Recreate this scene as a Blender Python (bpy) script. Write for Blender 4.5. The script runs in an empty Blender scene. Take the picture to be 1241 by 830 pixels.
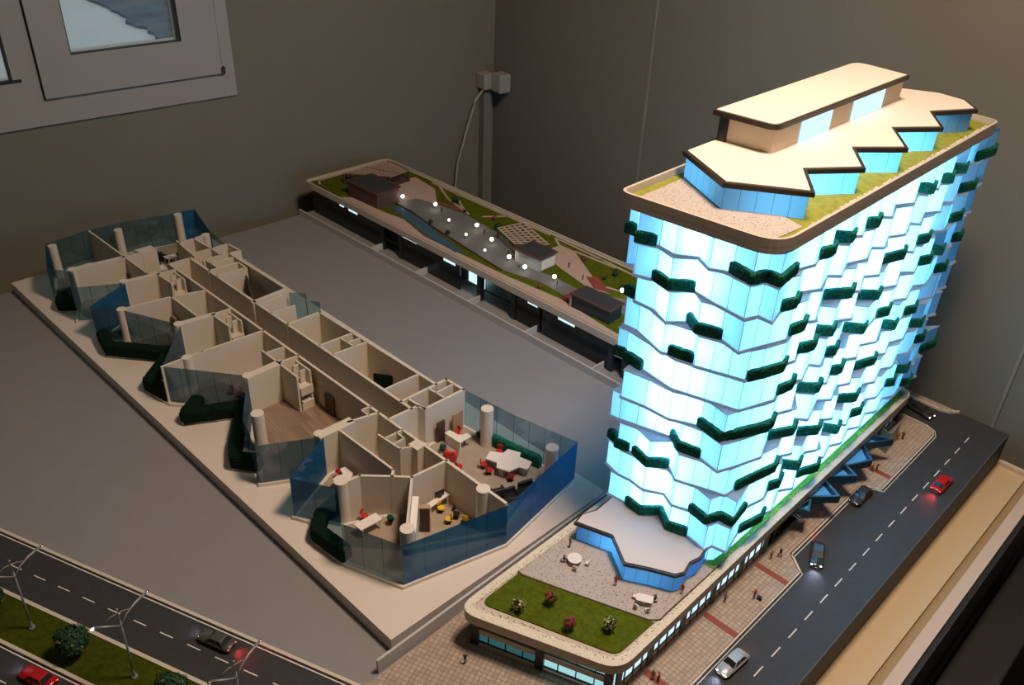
import bpy, bmesh, math, random
from mathutils import Vector, Matrix
random.seed(7)
sc = bpy.context.scene
C = sc.collection
U = 0.01            # model plans are written in centimetres
Z0 = 81.0           # height of the model board above the room floor, cm
def W(x, y, z): return Vector((x*U, y*U, (z+Z0)*U))

# ------------------------------------------------------------------ camera, world, lamps, exposure
cam = bpy.data.cameras.new('camera'); cam.sensor_width = 36; cam.lens = 1073.31*36/1241
cam.clip_start = 0.02
co = bpy.data.objects.new('camera', cam); C.objects.link(co); sc.camera = co
pitch, roll, head = 0.567843, 0.0421607, -0.756321
F = Vector((math.sin(head)*math.cos(pitch), math.cos(head)*math.cos(pitch), -math.sin(pitch)))
R0 = Vector((math.cos(head), -math.sin(head), 0)); U0 = R0.cross(F)
Rr = math.cos(roll)*R0 + math.sin(roll)*U0; Uu = -math.sin(roll)*R0 + math.cos(roll)*U0
M = Matrix((Rr, Uu, -F)).transposed().to_4x4(); M.translation = W(0, 0, 95)
co.matrix_world = M

world = bpy.data.worlds.new('world'); sc.world = world; world.use_nodes = True
world.node_tree.nodes['Background'].inputs[0].default_value = (0.70, 0.74, 0.74, 1)
world.node_tree.nodes['Background'].inputs[1].default_value = 0.95

def area(name, loc, target, size, power, col, spread=180):
    l = bpy.data.lights.new(name, 'AREA'); l.shape = 'DISK'; l.size = size*U; l.energy = power; l.color = col
    l.spread = math.radians(spread)
    o = bpy.data.objects.new(name, l); C.objects.link(o); o.location = W(*loc)
    d = W(*target) - W(*loc); o.rotation_euler = d.to_track_quat('-Z', 'Y').to_euler(); return o
area('ceiling_lamp_light', (-30, 81, 152), (-50, 78, 0), 28, 20.0, (1.0, 0.79, 0.635))
area('room_lamp_light', (40, 0, 160), (-90, 60, 0), 60, 1.1, (1.0, 0.82, 0.60))

sc.view_settings.view_transform = 'Standard'; sc.view_settings.look = 'None'
sc.view_settings.exposure = 0.0; sc.view_settings.gamma = 1.0; sc.view_settings.use_curve_mapping = False
cy = sc.cycles
cy.use_denoising = True; cy.max_bounces = 8; cy.diffuse_bounces = 4; cy.glossy_bounces = 3
cy.transmission_bounces = 4; cy.transparent_max_bounces = 12; cy.sample_clamp_indirect = 3.0
cy.caustics_reflective = False; cy.caustics_refractive = False

# ------------------------------------------------------------------ materials
MATS = {}
def nd(nt, t, **kw):
    n = nt.nodes.new(t)
    for k, v in kw.items(): setattr(n, k, v)
    return n
def mat(name, col, rough=0.6, metal=0.0, noise=0.0, nscale=40.0, bump=0.0, bscale=60.0, spec=0.5, emit=None, es=1.0, col2=None):
    m = bpy.data.materials.new(name); m.use_nodes = True; nt = m.node_tree; b = nt.nodes['Principled BSDF']
    b.inputs['Base Color'].default_value = (*col, 1); b.inputs['Roughness'].default_value = rough
    b.inputs['Metallic'].default_value = metal; b.inputs['Specular IOR Level'].default_value = spec
    tc = nd(nt, 'ShaderNodeTexCoord')
    if noise > 0 or col2:
        n = nd(nt, 'ShaderNodeTexNoise'); n.inputs['Scale'].default_value = nscale; n.inputs['Detail'].default_value = 4
        nt.links.new(tc.outputs['Object'], n.inputs['Vector'])
        r = nd(nt, 'ShaderNodeValToRGB'); r.color_ramp.elements[0].position = 0.35; r.color_ramp.elements[1].position = 0.65
        c2 = col2 or tuple(min(1, c*(1+noise)) for c in col); c1 = col if col2 else tuple(c*(1-noise) for c in col)
        r.color_ramp.elements[0].color = (*c1, 1); r.color_ramp.elements[1].color = (*c2, 1)
        nt.links.new(n.outputs['Fac'], r.inputs['Fac']); nt.links.new(r.outputs['Color'], b.inputs['Base Color'])
    if bump > 0:
        n2 = nd(nt, 'ShaderNodeTexNoise'); n2.inputs['Scale'].default_value = bscale; n2.inputs['Detail'].default_value = 5
        bp = nd(nt, 'ShaderNodeBump'); bp.inputs['Strength'].default_value = bump; bp.inputs['Distance'].default_value = 0.002
        nt.links.new(tc.outputs['Object'], n2.inputs['Vector']); nt.links.new(n2.outputs['Fac'], bp.inputs['Height'])
        nt.links.new(bp.outputs['Normal'], b.inputs['Normal'])
    if emit:
        b.inputs['Emission Color'].default_value = (*emit, 1); b.inputs['Emission Strength'].default_value = es
    MATS[name] = m; return m
def speckle(name, col, dots, scale=300, thr=0.68, rough=0.8):
    m = mat(name, col, rough, bump=0.3, bscale=scale); nt = m.node_tree; b = nt.nodes['Principled BSDF']
    tc = nd(nt, 'ShaderNodeTexCoord'); n = nd(nt, 'ShaderNodeTexNoise'); n.inputs['Scale'].default_value = scale; n.inputs['Detail'].default_value = 2
    r = nd(nt, 'ShaderNodeValToRGB'); r.color_ramp.elements[0].position = thr-0.03; r.color_ramp.elements[1].position = thr
    r.color_ramp.elements[0].color = (*col, 1); r.color_ramp.elements[1].color = (*dots, 1)
    nt.links.new(tc.outputs['Object'], n.inputs['Vector']); nt.links.new(n.outputs['Fac'], r.inputs['Fac'])
    nt.links.new(r.outputs['Color'], b.inputs['Base Color']); return m
def tiles(name, col, mortar, w=0.012, h=0.006, ms=0.0006, rot=0.0, noise=0.15):
    m = mat(name, col, 0.75); nt = m.node_tree; b = nt.nodes['Principled BSDF']
    tc = nd(nt, 'ShaderNodeTexCoord'); mp = nd(nt, 'ShaderNodeMapping'); mp.inputs['Rotation'].default_value = (0, 0, rot)
    t = nd(nt, 'ShaderNodeTexBrick'); t.inputs['Scale'].default_value = 1; t.inputs['Brick Width'].default_value = w
    t.inputs['Row Height'].default_value = h; t.inputs['Mortar Size'].default_value = ms; t.offset = 0.0
    t.inputs['Color1'].default_value = (*[c*(1+noise) for c in col], 1); t.inputs['Color2'].default_value = (*[c*(1-noise) for c in col], 1)
    t.inputs['Mortar'].default_value = (*mortar, 1)
    nt.links.new(tc.outputs['Object'], mp.inputs['Vector']); nt.links.new(mp.outputs['Vector'], t.inputs['Vector'])
    nt.links.new(t.outputs['Color'], b.inputs['Base Color']); return m
def backlit(name, trans, diff, mix=0.7, seam=(0.25, 0.45, 0.55), sw=0.022, es=0.0, ecol=(0.3, 0.7, 1)):
    """frosted acrylic sheet, lit by the lamps behind it (es adds a glow of its own), with thin engraved panel joints"""
    m = bpy.data.materials.new(name); m.use_nodes = True; nt = m.node_tree; nt.nodes.clear()
    out = nd(nt, 'ShaderNodeOutputMaterial'); tc = nd(nt, 'ShaderNodeTexCoord'); sp = nd(nt, 'ShaderNodeSeparateXYZ')
    nt.links.new(tc.outputs['UV'], sp.inputs['Vector'])
    fr = nd(nt, 'ShaderNodeMath', operation='FRACT'); nt.links.new(sp.outputs['X'], fr.inputs[0])
    a = nd(nt, 'ShaderNodeMath', operation='SUBTRACT'); nt.links.new(fr.outputs[0], a.inputs[0]); a.inputs[1].default_value = 0.5
    ab = nd(nt, 'ShaderNodeMath', operation='ABSOLUTE'); nt.links.new(a.outputs[0], ab.inputs[0])
    gt = nd(nt, 'ShaderNodeMath', operation='GREATER_THAN'); nt.links.new(ab.outputs[0], gt.inputs[0]); gt.inputs[1].default_value = 0.5-sw/2
    def mixc(c1, c2):
        mx = nd(nt, 'ShaderNodeMix', data_type='RGBA'); nt.links.new(gt.outputs[0], mx.inputs[0])
        mx.inputs[6].default_value = (*c1, 1); mx.inputs[7].default_value = (*c2, 1); return mx.outputs[2]
    tr = nd(nt, 'ShaderNodeBsdfTranslucent'); nt.links.new(mixc(trans, tuple(t*0.16 for t in trans)), tr.inputs['Color'])
    df = nd(nt, 'ShaderNodeBsdfDiffuse'); nt.links.new(mixc(diff, seam), df.inputs['Color'])
    ms = nd(nt, 'ShaderNodeMixShader'); ms.inputs[0].default_value = mix
    nt.links.new(df.outputs[0], ms.inputs[1]); nt.links.new(tr.outputs[0], ms.inputs[2])
    last = ms.outputs[0]
    if es > 0:
        em = nd(nt, 'ShaderNodeEmission'); nt.links.new(mixc(ecol, tuple(c*0.4 for c in ecol)), em.inputs['Color']); em.inputs['Strength'].default_value = es
        ad = nd(nt, 'ShaderNodeAddShader'); nt.links.new(last, ad.inputs[0]); nt.links.new(em.outputs[0], ad.inputs[1]); last = ad.outputs[0]
    gl = nd(nt, 'ShaderNodeBsdfGlossy'); gl.inputs['Roughness'].default_value = 0.15
    m2 = nd(nt, 'ShaderNodeMixShader'); m2.inputs[0].default_value = 0.04
    nt.links.new(last, m2.inputs[1]); nt.links.new(gl.outputs[0], m2.inputs[2]); nt.links.new(m2.outputs[0], out.inputs['Surface'])
    return m
def tinted(name, tcol, dcol, mix=0.5, gloss=0.08, seam=True):
    """see-through tinted acrylic"""
    m = bpy.data.materials.new(name); m.use_nodes = True; nt = m.node_tree; nt.nodes.clear()
    out = nd(nt, 'ShaderNodeOutputMaterial')
    tp = nd(nt, 'ShaderNodeBsdfTransparent'); tp.inputs['Color'].default_value = (*tcol, 1)
    df = nd(nt, 'ShaderNodeBsdfDiffuse'); df.inputs['Color'].default_value = (*dcol, 1)
    ms = nd(nt, 'ShaderNodeMixShader'); ms.inputs[0].default_value = mix
    nt.links.new(tp.outputs[0], ms.inputs[1]); nt.links.new(df.outputs[0], ms.inputs[2])
    if seam:
        tc = nd(nt, 'ShaderNodeTexCoord'); sp = nd(nt, 'ShaderNodeSeparateXYZ'); nt.links.new(tc.outputs['UV'], sp.inputs['Vector'])
        fr = nd(nt, 'ShaderNodeMath', operation='FRACT'); nt.links.new(sp.outputs['X'], fr.inputs[0])
        a = nd(nt, 'ShaderNodeMath', operation='SUBTRACT'); nt.links.new(fr.outputs[0], a.inputs[0]); a.inputs[1].default_value = 0.5
        ab = nd(nt, 'ShaderNodeMath', operation='ABSOLUTE'); nt.links.new(a.outputs[0], ab.inputs[0])
        gt = nd(nt, 'ShaderNodeMath', operation='GREATER_THAN'); nt.links.new(ab.outputs[0], gt.inputs[0]); gt.inputs[1].default_value = 0.488
        dk = nd(nt, 'ShaderNodeBsdfDiffuse'); dk.inputs['Color'].default_value = (0.01, 0.03, 0.05, 1)
        m3 = nd(nt, 'ShaderNodeMixShader'); nt.links.new(gt.outputs[0], m3.inputs[0]); nt.links.new(ms.outputs[0], m3.inputs[1]); nt.links.new(dk.outputs[0], m3.inputs[2])
        ms = m3
    gl = nd(nt, 'ShaderNodeBsdfGlossy'); gl.inputs['Roughness'].default_value = 0.03
    m2 = nd(nt, 'ShaderNodeMixShader'); m2.inputs[0].default_value = gloss
    nt.links.new(ms.outputs[0], m2.inputs[1]); nt.links.new(gl.outputs[0], m2.inputs[2]); nt.links.new(m2.outputs[0], out.inputs['Surface'])
    return m
def emis(name, col, s):
    m = bpy.data.materials.new(name); m.use_nodes = True; nt = m.node_tree; nt.nodes.clear()
    out = nd(nt, 'ShaderNodeOutputMaterial'); e = nd(nt, 'ShaderNodeEmission'); e.inputs[0].default_value = (*col, 1); e.inputs[1].default_value = s
    nt.links.new(e.outputs[0], out.inputs[0]); return m

m_wall = mat('wall_paint', (0.195, 0.180, 0.132), 0.85, noise=0.03, nscale=3, spec=0.2)
m_white = mat('white_pvc', (0.36, 0.345, 0.31), 0.4)
m_seal = mat('rubber_seal', (0.02, 0.02, 0.02), 0.7)
m_floor = mat('room_floor', (0.10, 0.09, 0.07), 0.6, noise=0.1, nscale=8)
m_grey = mat('grey_board', (0.240, 0.224, 0.214), 0.7, noise=0.02, nscale=30)
m_fin = mat('white_edge_strip', (0.50, 0.48, 0.46), 0.5)
m_asphalt = mat('asphalt', (0.030, 0.028, 0.026), 0.75, noise=0.12, nscale=200, bump=0.1, bscale=400)
m_line = mat('road_paint', (0.75, 0.72, 0.66), 0.6)
m_kerb = mat('kerb_stone', (0.62, 0.54, 0.42), 0.6)
m_grass = mat('flock_grass', (0.078, 0.092, 0.004), 0.95, noise=0.2, nscale=150, bump=0.5, bscale=500, spec=0.1)
m_verge_shaded = mat('shaded_verge_grass', (0.048, 0.056, 0.003), 0.95, noise=0.2, nscale=150, bump=0.5, bscale=500, spec=0.1)  # darker copy of the flock grass, weaker light there put into the colour
m_grassb = mat('bright_flock_grass', (0.12, 0.26, 0.03), 0.95, noise=0.15, nscale=150, bump=0.5, bscale=500, spec=0.1)
m_tile = tiles('pavement_tiles', (0.40, 0.31, 0.235), (0.22, 0.165, 0.125), 0.0065, 0.0065, 0.0005)
m_tile2 = tiles('pavement_tiles_slanted', (0.40, 0.315, 0.24), (0.22, 0.165, 0.125), 0.0065, 0.0065, 0.0005, rot=-0.36)
m_redpave = mat('red_paving', (0.25, 0.05, 0.03), 0.7, noise=0.1, nscale=200)
m_base = mat('cream_base_board', (0.70, 0.61, 0.52), 0.5, noise=0.01, nscale=10)
m_cream = mat('cream_wall_card', (0.66, 0.58, 0.46), 0.7)
m_creamf = mat('beige_floor', (0.36, 0.28, 0.20), 0.7, noise=0.06, nscale=60)
m_wood = tiles('wood_plank_floor', (0.27, 0.18, 0.11), (0.16, 0.10, 0.06), 0.06, 0.006, 0.0002, rot=0.1, noise=0.22)
m_col = mat('cream_column', (0.72, 0.63, 0.52), 0.6)
m_hedge = mat('hedge_flock', (0.008, 0.11, 0.062), 0.9, noise=0.5, nscale=350, bump=1.0, bscale=600, spec=0.15)
m_hedged = mat('dark_hedge_flock', (0.004, 0.016, 0.008), 0.9, noise=0.5, nscale=350, bump=1.0, bscale=600, spec=0.1)
m_rim = mat('beige_parapet', (0.55, 0.46, 0.38), 0.6)
m_deck = mat('cream_roof', (0.80, 0.70, 0.58), 0.65)
m_deckw = mat('pale_roof', (0.62, 0.57, 0.54), 0.65)
m_trim = mat('dark_bronze_trim', (0.035, 0.025, 0.02), 0.4)
m_gravel = speckle('gravel_terrace', (0.47, 0.40, 0.34), (0.16, 0.13, 0.11), 520, 0.64)
m_pebble = speckle('pebble_strip', (0.78, 0.72, 0.58), (0.42, 0.38, 0.28), 1100, 0.60)
m_darkcol = mat('dark_pier', (0.012, 0.016, 0.016), 0.45)
m_slab_glow = backlit('glowing_slab_edge', (0.75, 0.80, 0.95), (0.75, 0.78, 0.88), 0.4, es=0.5, ecol=(0.55, 0.62, 0.85))  # edges glow by themselves, standing in for light from the cores
m_panel = backlit('backlit_facade_panel', (0.22, 0.61, 1.0), (0.30, 0.48, 0.64), 0.75, sw=0.045)
m_panel_shaded = backlit('shaded_side_panel', (0.13, 0.56, 0.90), (0.22, 0.42, 0.56), 0.75, sw=0.03)  # darker copy of the facade panel; shade of return faces put into the colour
m_pent = backlit('penthouse_panel', (0.14, 0.52, 0.95), (0.30, 0.58, 0.78), 0.75, sw=0.03)
m_low = backlit('low_wing_panel', (0.12, 0.48, 0.95), (0.22, 0.50, 0.76), 0.75, sw=0.03)
m_core = emis('led_core', (0.92, 0.97, 1.0), 37.0)
m_core2 = emis('led_core_small', (0.80, 0.95, 1.0), 24.0); m_core3 = emis('led_core_low', (0.75, 0.9, 1.0), 7.0)
m_litwin = emis('lit_window', (0.62, 0.86, 1.0), 1.15)
m_litteal = emis('dim_lit_window', (0.06, 0.19, 0.21), 0.5)
m_darkglass = mat('dark_facade_glass', (0.006, 0.010, 0.010), 0.25)
m_teal = mat('teal_glass', (0.13, 0.22, 0.20), 0.3)
m_bluegl = tinted('blue_acrylic', (0.16, 0.42, 0.62), (0.012, 0.11, 0.25), 0.70, 0.06)
m_tealgl = tinted('teal_acrylic', (0.38, 0.58, 0.66), (0.06, 0.15, 0.20), 0.30, 0.08)
m_greygl = tinted('smoky_acrylic', (0.36, 0.50, 0.58), (0.06, 0.125, 0.18), 0.62, 0.08)
m_red = mat('red_plastic', (0.55, 0.02, 0.02), 0.35)
m_blk = mat('black_plastic', (0.012, 0.012, 0.014), 0.4)
m_yel = mat('yellow_plastic', (0.75, 0.50, 0.02), 0.4)
m_desk = mat('white_desktop', (0.82, 0.76, 0.68), 0.45)
m_dwood = mat('dark_brown_door', (0.06, 0.025, 0.015), 0.5)
m_lwood = mat('light_wood', (0.42, 0.27, 0.14), 0.55)
m_orange = mat('orange_wood_floor', (0.48, 0.22, 0.06), 0.6)
m_brown = mat('brown_kiosk', (0.09, 0.04, 0.028), 0.6)
m_dkroof = mat('dark_kiosk_roof', (0.03, 0.03, 0.03), 0.7)
m_kiosk = mat('pale_kiosk_wall', (0.42, 0.44, 0.42), 0.5)
m_path = mat('grey_path', (0.15, 0.145, 0.14), 0.7)
m_pink = speckle('pink_paving', (0.48, 0.35, 0.28), (0.38, 0.27, 0.21), 900, 0.62)
m_water = mat('blue_pool', (0.05, 0.10, 0.16), 0.15)
m_chrome = mat('chrome', (0.6, 0.6, 0.6), 0.2, metal=1.0)
m_pole = mat('grey_pole', (0.32, 0.31, 0.30), 0.4, metal=0.3)
m_globe = emis('lamp_globe', (1.0, 0.95, 0.82), 9.0)
m_head = emis('headlight', (0.85, 0.9, 1.0), 8.0)
m_tail = emis('tail_light', (1.0, 0.10, 0.05), 5.0)
m_carglass = mat('car_glass', (0.02, 0.022, 0.025), 0.08, spec=0.8)
m_tyre = mat('tyre', (0.01, 0.01, 0.01), 0.7)
m_tbl = mat('beige_tabletop', (0.62, 0.46, 0.27), 0.45)
m_tbl2 = mat('pale_table_edge', (0.62, 0.50, 0.40), 0.5)
m_tbl3 = mat('tan_groove', (0.36, 0.24, 0.12), 0.5)
m_tdark = mat('dark_skirt', (0.022, 0.020, 0.018), 0.6)
m_snow = mat('snow', (0.44, 0.46, 0.45), 0.8, noise=0.03, nscale=2)
m_dirt = mat('brown_scrub', (0.05, 0.045, 0.03), 0.9, noise=0.5, nscale=3)
m_leafg = mat('dark_leaves', (0.008, 0.045, 0.012), 0.8, noise=0.6, nscale=200)
m_leafy = mat('olive_leaves', (0.16, 0.17, 0.03), 0.8, noise=0.4, nscale=200)
m_leafr = mat('red_blossom', (0.38, 0.03, 0.03), 0.7)
m_leafw = mat('cream_blossom', (0.55, 0.50, 0.20), 0.7)
m_bark = mat('bark', (0.06, 0.04, 0.02), 0.9)
m_skin = mat('skin', (0.45, 0.26, 0.18), 0.6)
m_hair = mat('dark_hair', (0.02, 0.014, 0.01), 0.7)
m_cable = mat('cable_white', (0.40, 0.38, 0.32), 0.5)
m_ppl = {n: mat('cloth_'+n, c, 0.8) for n, c in dict(red=(0.5, 0.04, 0.03), brown=(0.16, 0.07, 0.03), green=(0.03, 0.06, 0.03), dark=(0.02, 0.02, 0.025), ochre=(0.45, 0.22, 0.04), grey=(0.20, 0.18, 0.16), pink=(0.45, 0.20, 0.15), blue=(0.03, 0.04, 0.09)).items()}

# ------------------------------------------------------------------ mesh helpers (all input in cm)
class MB:
    def __init__(s): s.v = []; s.f = []; s.uv = {}; s.mi = {}; s.cur = 0
    def add(s, vs, fs, uvs=None):
        b = len(s.v); s.v += [tuple(p) for p in vs]
        for i, f in enumerate(fs):
            s.mi[len(s.f)] = s.cur
            if uvs: s.uv[len(s.f)] = uvs[i]
            s.f.append(tuple(b+k for k in f))
        return s
    def box(s, x0, y0, z0, x1, y1, z1):
        return s.add([(x0,y0,z0),(x1,y0,z0),(x1,y1,z0),(x0,y1,z0),(x0,y0,z1),(x1,y0,z1),(x1,y1,z1),(x0,y1,z1)],
                     [(3,2,1,0),(4,5,6,7),(0,1,5,4),(1,2,6,5),(2,3,7,6),(3,0,4,7)])
    def obox(s, cx, cy, z0, sx, sy, h, a=0.0, taper=1.0):
        ca, sa = math.cos(a), math.sin(a); vs = []
        for z, t in ((z0, 1.0), (z0+h, taper)):
            for dx, dy in ((-1,-1),(1,-1),(1,1),(-1,1)):
                x, y = dx*sx/2*t, dy*sy/2*t; vs.append((cx+x*ca-y*sa, cy+x*sa+y*ca, z))
        return s.add(vs, [(3,2,1,0),(4,5,6,7),(0,1,5,4),(1,2,6,5),(2,3,7,6),(3,0,4,7)])
    def prism(s, poly, z0, z1):
        n = len(poly); a = sum(poly[i][0]*poly[(i+1)%n][1]-poly[(i+1)%n][0]*poly[i][1] for i in range(n))
        if a < 0: poly = poly[::-1]
        vs = [(x, y, z0) for x, y in poly]+[(x, y, z1) for x, y in poly]
        return s.add(vs, [tuple(range(n))[::-1], tuple(range(n, 2*n))]+[(i, (i+1)%n, n+(i+1)%n, n+i) for i in range(n)])
    def strip(s, pts, z0, z1, t, closed=False, uvw=None):
        """a wall of thickness t along a polyline"""
        m = len(pts)
        for i in range(m if closed else m-1):
            p, q = pts[i], pts[(i+1)%m]; dx, dy = q[0]-p[0], q[1]-p[1]; L = math.hypot(dx, dy)
            if L < 1e-4: continue
            nx, ny = -dy/L*t/2, dx/L*t/2; ex, ey = dx/L*t*0.45, dy/L*t*0.45
            a = [(p[0]+nx-ex, p[1]+ny-ey), (p[0]-nx-ex, p[1]-ny-ey), (q[0]-nx+ex, q[1]-ny+ey), (q[0]+nx+ex, q[1]+ny+ey)]
            k = max(1, round(L/uvw)) if uvw else 1
            vs = [(x, y, z0) for x, y in a]+[(x, y, z1) for x, y in a]
            z = [(0.5, 0.5)]*4; sd = [(0, 0), (k, 0), (k, 1), (0, 1)]
            s.add(vs, [(3,2,1,0),(4,5,6,7),(1,2,6,5),(3,0,4,7),(0,1,5,4),(2,3,7,6)], [z, z, sd, sd, z, z])
        return s
    def sheet(s, pts, z0, z1, uvw=2.3, closed=True):
        """single vertical sheet with panel joints every uvw cm"""
        m = len(pts)
        for i in range(m if closed else m-1):
            p, q = pts[i], pts[(i+1)%m]; L = math.hypot(q[0]-p[0], q[1]-p[1])
            if L < 1e-4: continue
            k = max(1, round(L/uvw))
            s.add([(p[0],p[1],z0),(q[0],q[1],z0),(q[0],q[1],z1),(p[0],p[1],z1)], [(0,1,2,3)], [[(0,0),(k,0),(k,1),(0,1)]])
        return s
    def tube(s, pts, r, n=8):
        pts = [Vector(p) for p in pts]; m = len(pts); rs = r if isinstance(r, (list, tuple)) else [r]*m; vs = []
        for i, p in enumerate(pts):
            d = (pts[min(i+1, m-1)]-pts[max(i-1, 0)]).normalized()
            a = d.cross(Vector((0,0,1)) if abs(d.z) < 0.95 else Vector((1,0,0))).normalized(); b = d.cross(a)
            vs += [p+rs[i]*(a*math.cos(2*math.pi*k/n)+b*math.sin(2*math.pi*k/n)) for k in range(n)]
        fs = [(i*n+k, i*n+(k+1)%n, (i+1)*n+(k+1)%n, (i+1)*n+k) for i in range(m-1) for k in range(n)]
        fs += [tuple(range(n))[::-1], tuple(range((m-1)*n, m*n))]
        return s.add(vs, fs)
    def cyl(s, cx, cy, z0, z1, r, n=24, r2=None):
        r2 = r if r2 is None else r2
        vs = [(cx+r*math.cos(2*math.pi*k/n), cy+r*math.sin(2*math.pi*k/n), z0) for k in range(n)]+[(cx+r2*math.cos(2*math.pi*k/n), cy+r2*math.sin(2*math.pi*k/n), z1) for k in range(n)]
        return s.add(vs, [tuple(range(n))[::-1], tuple(range(n, 2*n))]+[(i, (i+1)%n, n+(i+1)%n, n+i) for i in range(n)])
    def ell(s, c, r, n=12, m=8):
        rx, ry, rz = r if isinstance(r, (tuple, list)) else (r, r, r); vs = [(c[0], c[1], c[2]-rz)]
        for j in range(1, m):
            t = -math.pi/2+math.pi*j/m
            vs += [(c[0]+rx*math.cos(t)*math.cos(2*math.pi*k/n), c[1]+ry*math.cos(t)*math.sin(2*math.pi*k/n), c[2]+rz*math.sin(t)) for k in range(n)]
        vs.append((c[0], c[1], c[2]+rz)); fs = [(0, 1+(k+1)%n, 1+k) for k in range(n)]
        for j in range(m-2):
            fs += [(1+j*n+k, 1+j*n+(k+1)%n, 1+(j+1)*n+(k+1)%n, 1+(j+1)*n+k) for k in range(n)]
        e = len(vs)-1; fs += [(e, 1+(m-2)*n+k, 1+(m-2)*n+(k+1)%n) for k in range(n)]
        return s.add(vs, fs)
    def mesh(s, name, mats, base, smooth=False):
        me = bpy.data.meshes.new(name)
        me.from_pydata([((x-base[0])*U, (y-base[1])*U, (z-base[2])*U) for x, y, z in s.v], [], s.f)
        for m in (mats if isinstance(mats, (list, tuple)) else [mats]): me.materials.append(m)
        if s.uv:
            l = me.uv_layers.new(name='uv')
            for p in me.polygons:
                u = s.uv.get(p.index)
                for k, li in enumerate(p.loop_indices): l.data[li].uv = u[k] if u else (0.5, 0.5)
        for p in me.polygons:
            p.material_index = s.mi[p.index]; p.use_smooth = smooth
        me.update(); return me
BASE = {}
def tag(o, label, cat, group=None):
    o['label'] = label; o['category'] = cat
    if group: o['group'] = group
    return o
def thing(name, label, cat, base=(0, 0, 0), rz=0.0, group=None):
    o = bpy.data.objects.new(name, None); C.objects.link(o); o.location = W(*base); o.rotation_euler = (0, 0, rz)
    o.empty_display_size = 0.01; BASE[o.name] = base; return tag(o, label, cat, group)
def part(mb, name, m, parent, smooth=False, label=None, base=None, bevel=0):
    """part written in absolute cm under an unrotated thing, or in local cm when base=(0,0,0)"""
    b = BASE.get(parent.name, (0, 0, 0)) if base is None else base
    o = bpy.data.objects.new(name, mb.mesh(name, m, b, smooth)); C.objects.link(o); o.parent = parent; BASE[o.name] = b
    if label: o['label'] = label
    if bevel:
        md = o.modifiers.new('bevel', 'BEVEL'); md.width = bevel*U; md.segments = 2; md.limit_method = 'ANGLE'
    return o
def solo(mb, name, m, base, label, cat, group=None, smooth=False, bevel=0):
    o = bpy.data.objects.new(name, mb.mesh(name, m, base, smooth)); C.objects.link(o); o.location = W(*base)
    if bevel:
        md = o.modifiers.new('bevel', 'BEVEL'); md.width = bevel*U; md.segments = 2; md.limit_method = 'ANGLE'
    return tag(o, label, cat, group)
def struct(mb, name, m, base=(0, 0, 0), parent=None, smooth=False):
    o = bpy.data.objects.new(name, mb.mesh(name, m, base, smooth)); C.objects.link(o); BASE[o.name] = base
    if parent: o.parent = parent
    else: o.location = W(*base); o['kind'] = 'structure'
    return o
def dup(src, loc, rz=0.0, label=None, group=None):
    def cp(o, par):
        c = o.copy(); C.objects.link(c)
        if par is not None: c.parent = par
        for ch in list(o.children): cp(ch, c)
        return c
    kids = list(src.children); r = src.copy(); C.objects.link(r); r.location = W(*loc); r.rotation_euler = (0, 0, rz)
    for ch in kids: cp(ch, r)
    if label: r['label'] = label
    if group: r['group'] = group
    return r
def offset(poly, d):
    n = len(poly); a = sum(poly[i][0]*poly[(i+1)%n][1]-poly[(i+1)%n][0]*poly[i][1] for i in range(n)); sg = 1 if a > 0 else -1; out = []
    for i in range(n):
        p0, p1, p2 = poly[i-1], poly[i], poly[(i+1)%n]
        def nrm(a_, b_):
            dx, dy = b_[0]-a_[0], b_[1]-a_[1]; L = math.hypot(dx, dy) or 1; return (sg*dy/L, -sg*dx/L)
        n1, n2 = nrm(p0, p1), nrm(p1, p2); k = 1+n1[0]*n2[0]+n1[1]*n2[1]; k = max(k, 0.35)
        out.append((p1[0]+d*(n1[0]+n2[0])/k, p1[1]+d*(n1[1]+n2[1])/k))
    return out
def rounded(poly, radii, n=6):
    out = []; m = len(poly)
    for i, p in enumerate(poly):
        r = radii[i] if isinstance(radii, (list, tuple)) else radii
        if r <= 0: out.append(p); continue
        a, b = Vector(poly[i-1]), Vector(poly[(i+1)%m]); p = Vector(p)
        s0 = p+(a-p).normalized()*r; s1 = p+(b-p).normalized()*r
        for k in range(n+1):
            t = k/n; q = (1-t)**2*s0+2*t*(1-t)*p+t*t*s1; out.append((q.x, q.y))
    return out

# ------------------------------------------------------------------ room (walls, floor, window)
th = math.radians(8); D = (math.sin(th), math.cos(th)); N = (math.cos(th), -math.sin(th)); CW = -203.85
def LW(s, off=0.0): return (D[0]*s+N[0]*(CW+off), D[1]*s+N[1]*(CW+off))      # point s cm along the window wall
SC = 152.3                                                                       # the room corner
def boxL(mb, s0, s1, o0, o1, z0, z1):
    p = [LW(s0, o0), LW(s1, o0), LW(s1, o1), LW(s0, o1)]; return mb.prism(p, z0, z1)
FZ = -Z0; CZ = 175
mb = MB()
boxL(mb, -140, SC+12, 0, -12, FZ, 31.3); boxL(mb, -140, SC+12, 0, -12, 105, CZ)
boxL(mb, 75.2, SC+12, 0, -12, 31.3, 105); boxL(mb, -140, -40, 0, -12, 31.3, 105)
struct(mb, 'wall_left', m_wall)
mb = MB(); boxL(mb, SC, SC+12, 0, 420, FZ, CZ); struct(mb, 'wall_back', m_wall)
mb = MB(); boxL(mb, -140, SC, 420, 432, FZ, CZ); struct(mb, 'wall_right', m_wall)
mb = MB(); boxL(mb, -152, -140, -12, 432, FZ, CZ); struct(mb, 'wall_front', m_wall)
mb = MB(); boxL(mb, -152, SC+12, -12, 432, FZ-5, FZ); struct(mb, 'floor', m_floor)
mb = MB(); boxL(mb, -152, SC+12, -12, 432, CZ, CZ+5); struct(mb, 'ceiling', m_wall)
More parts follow.
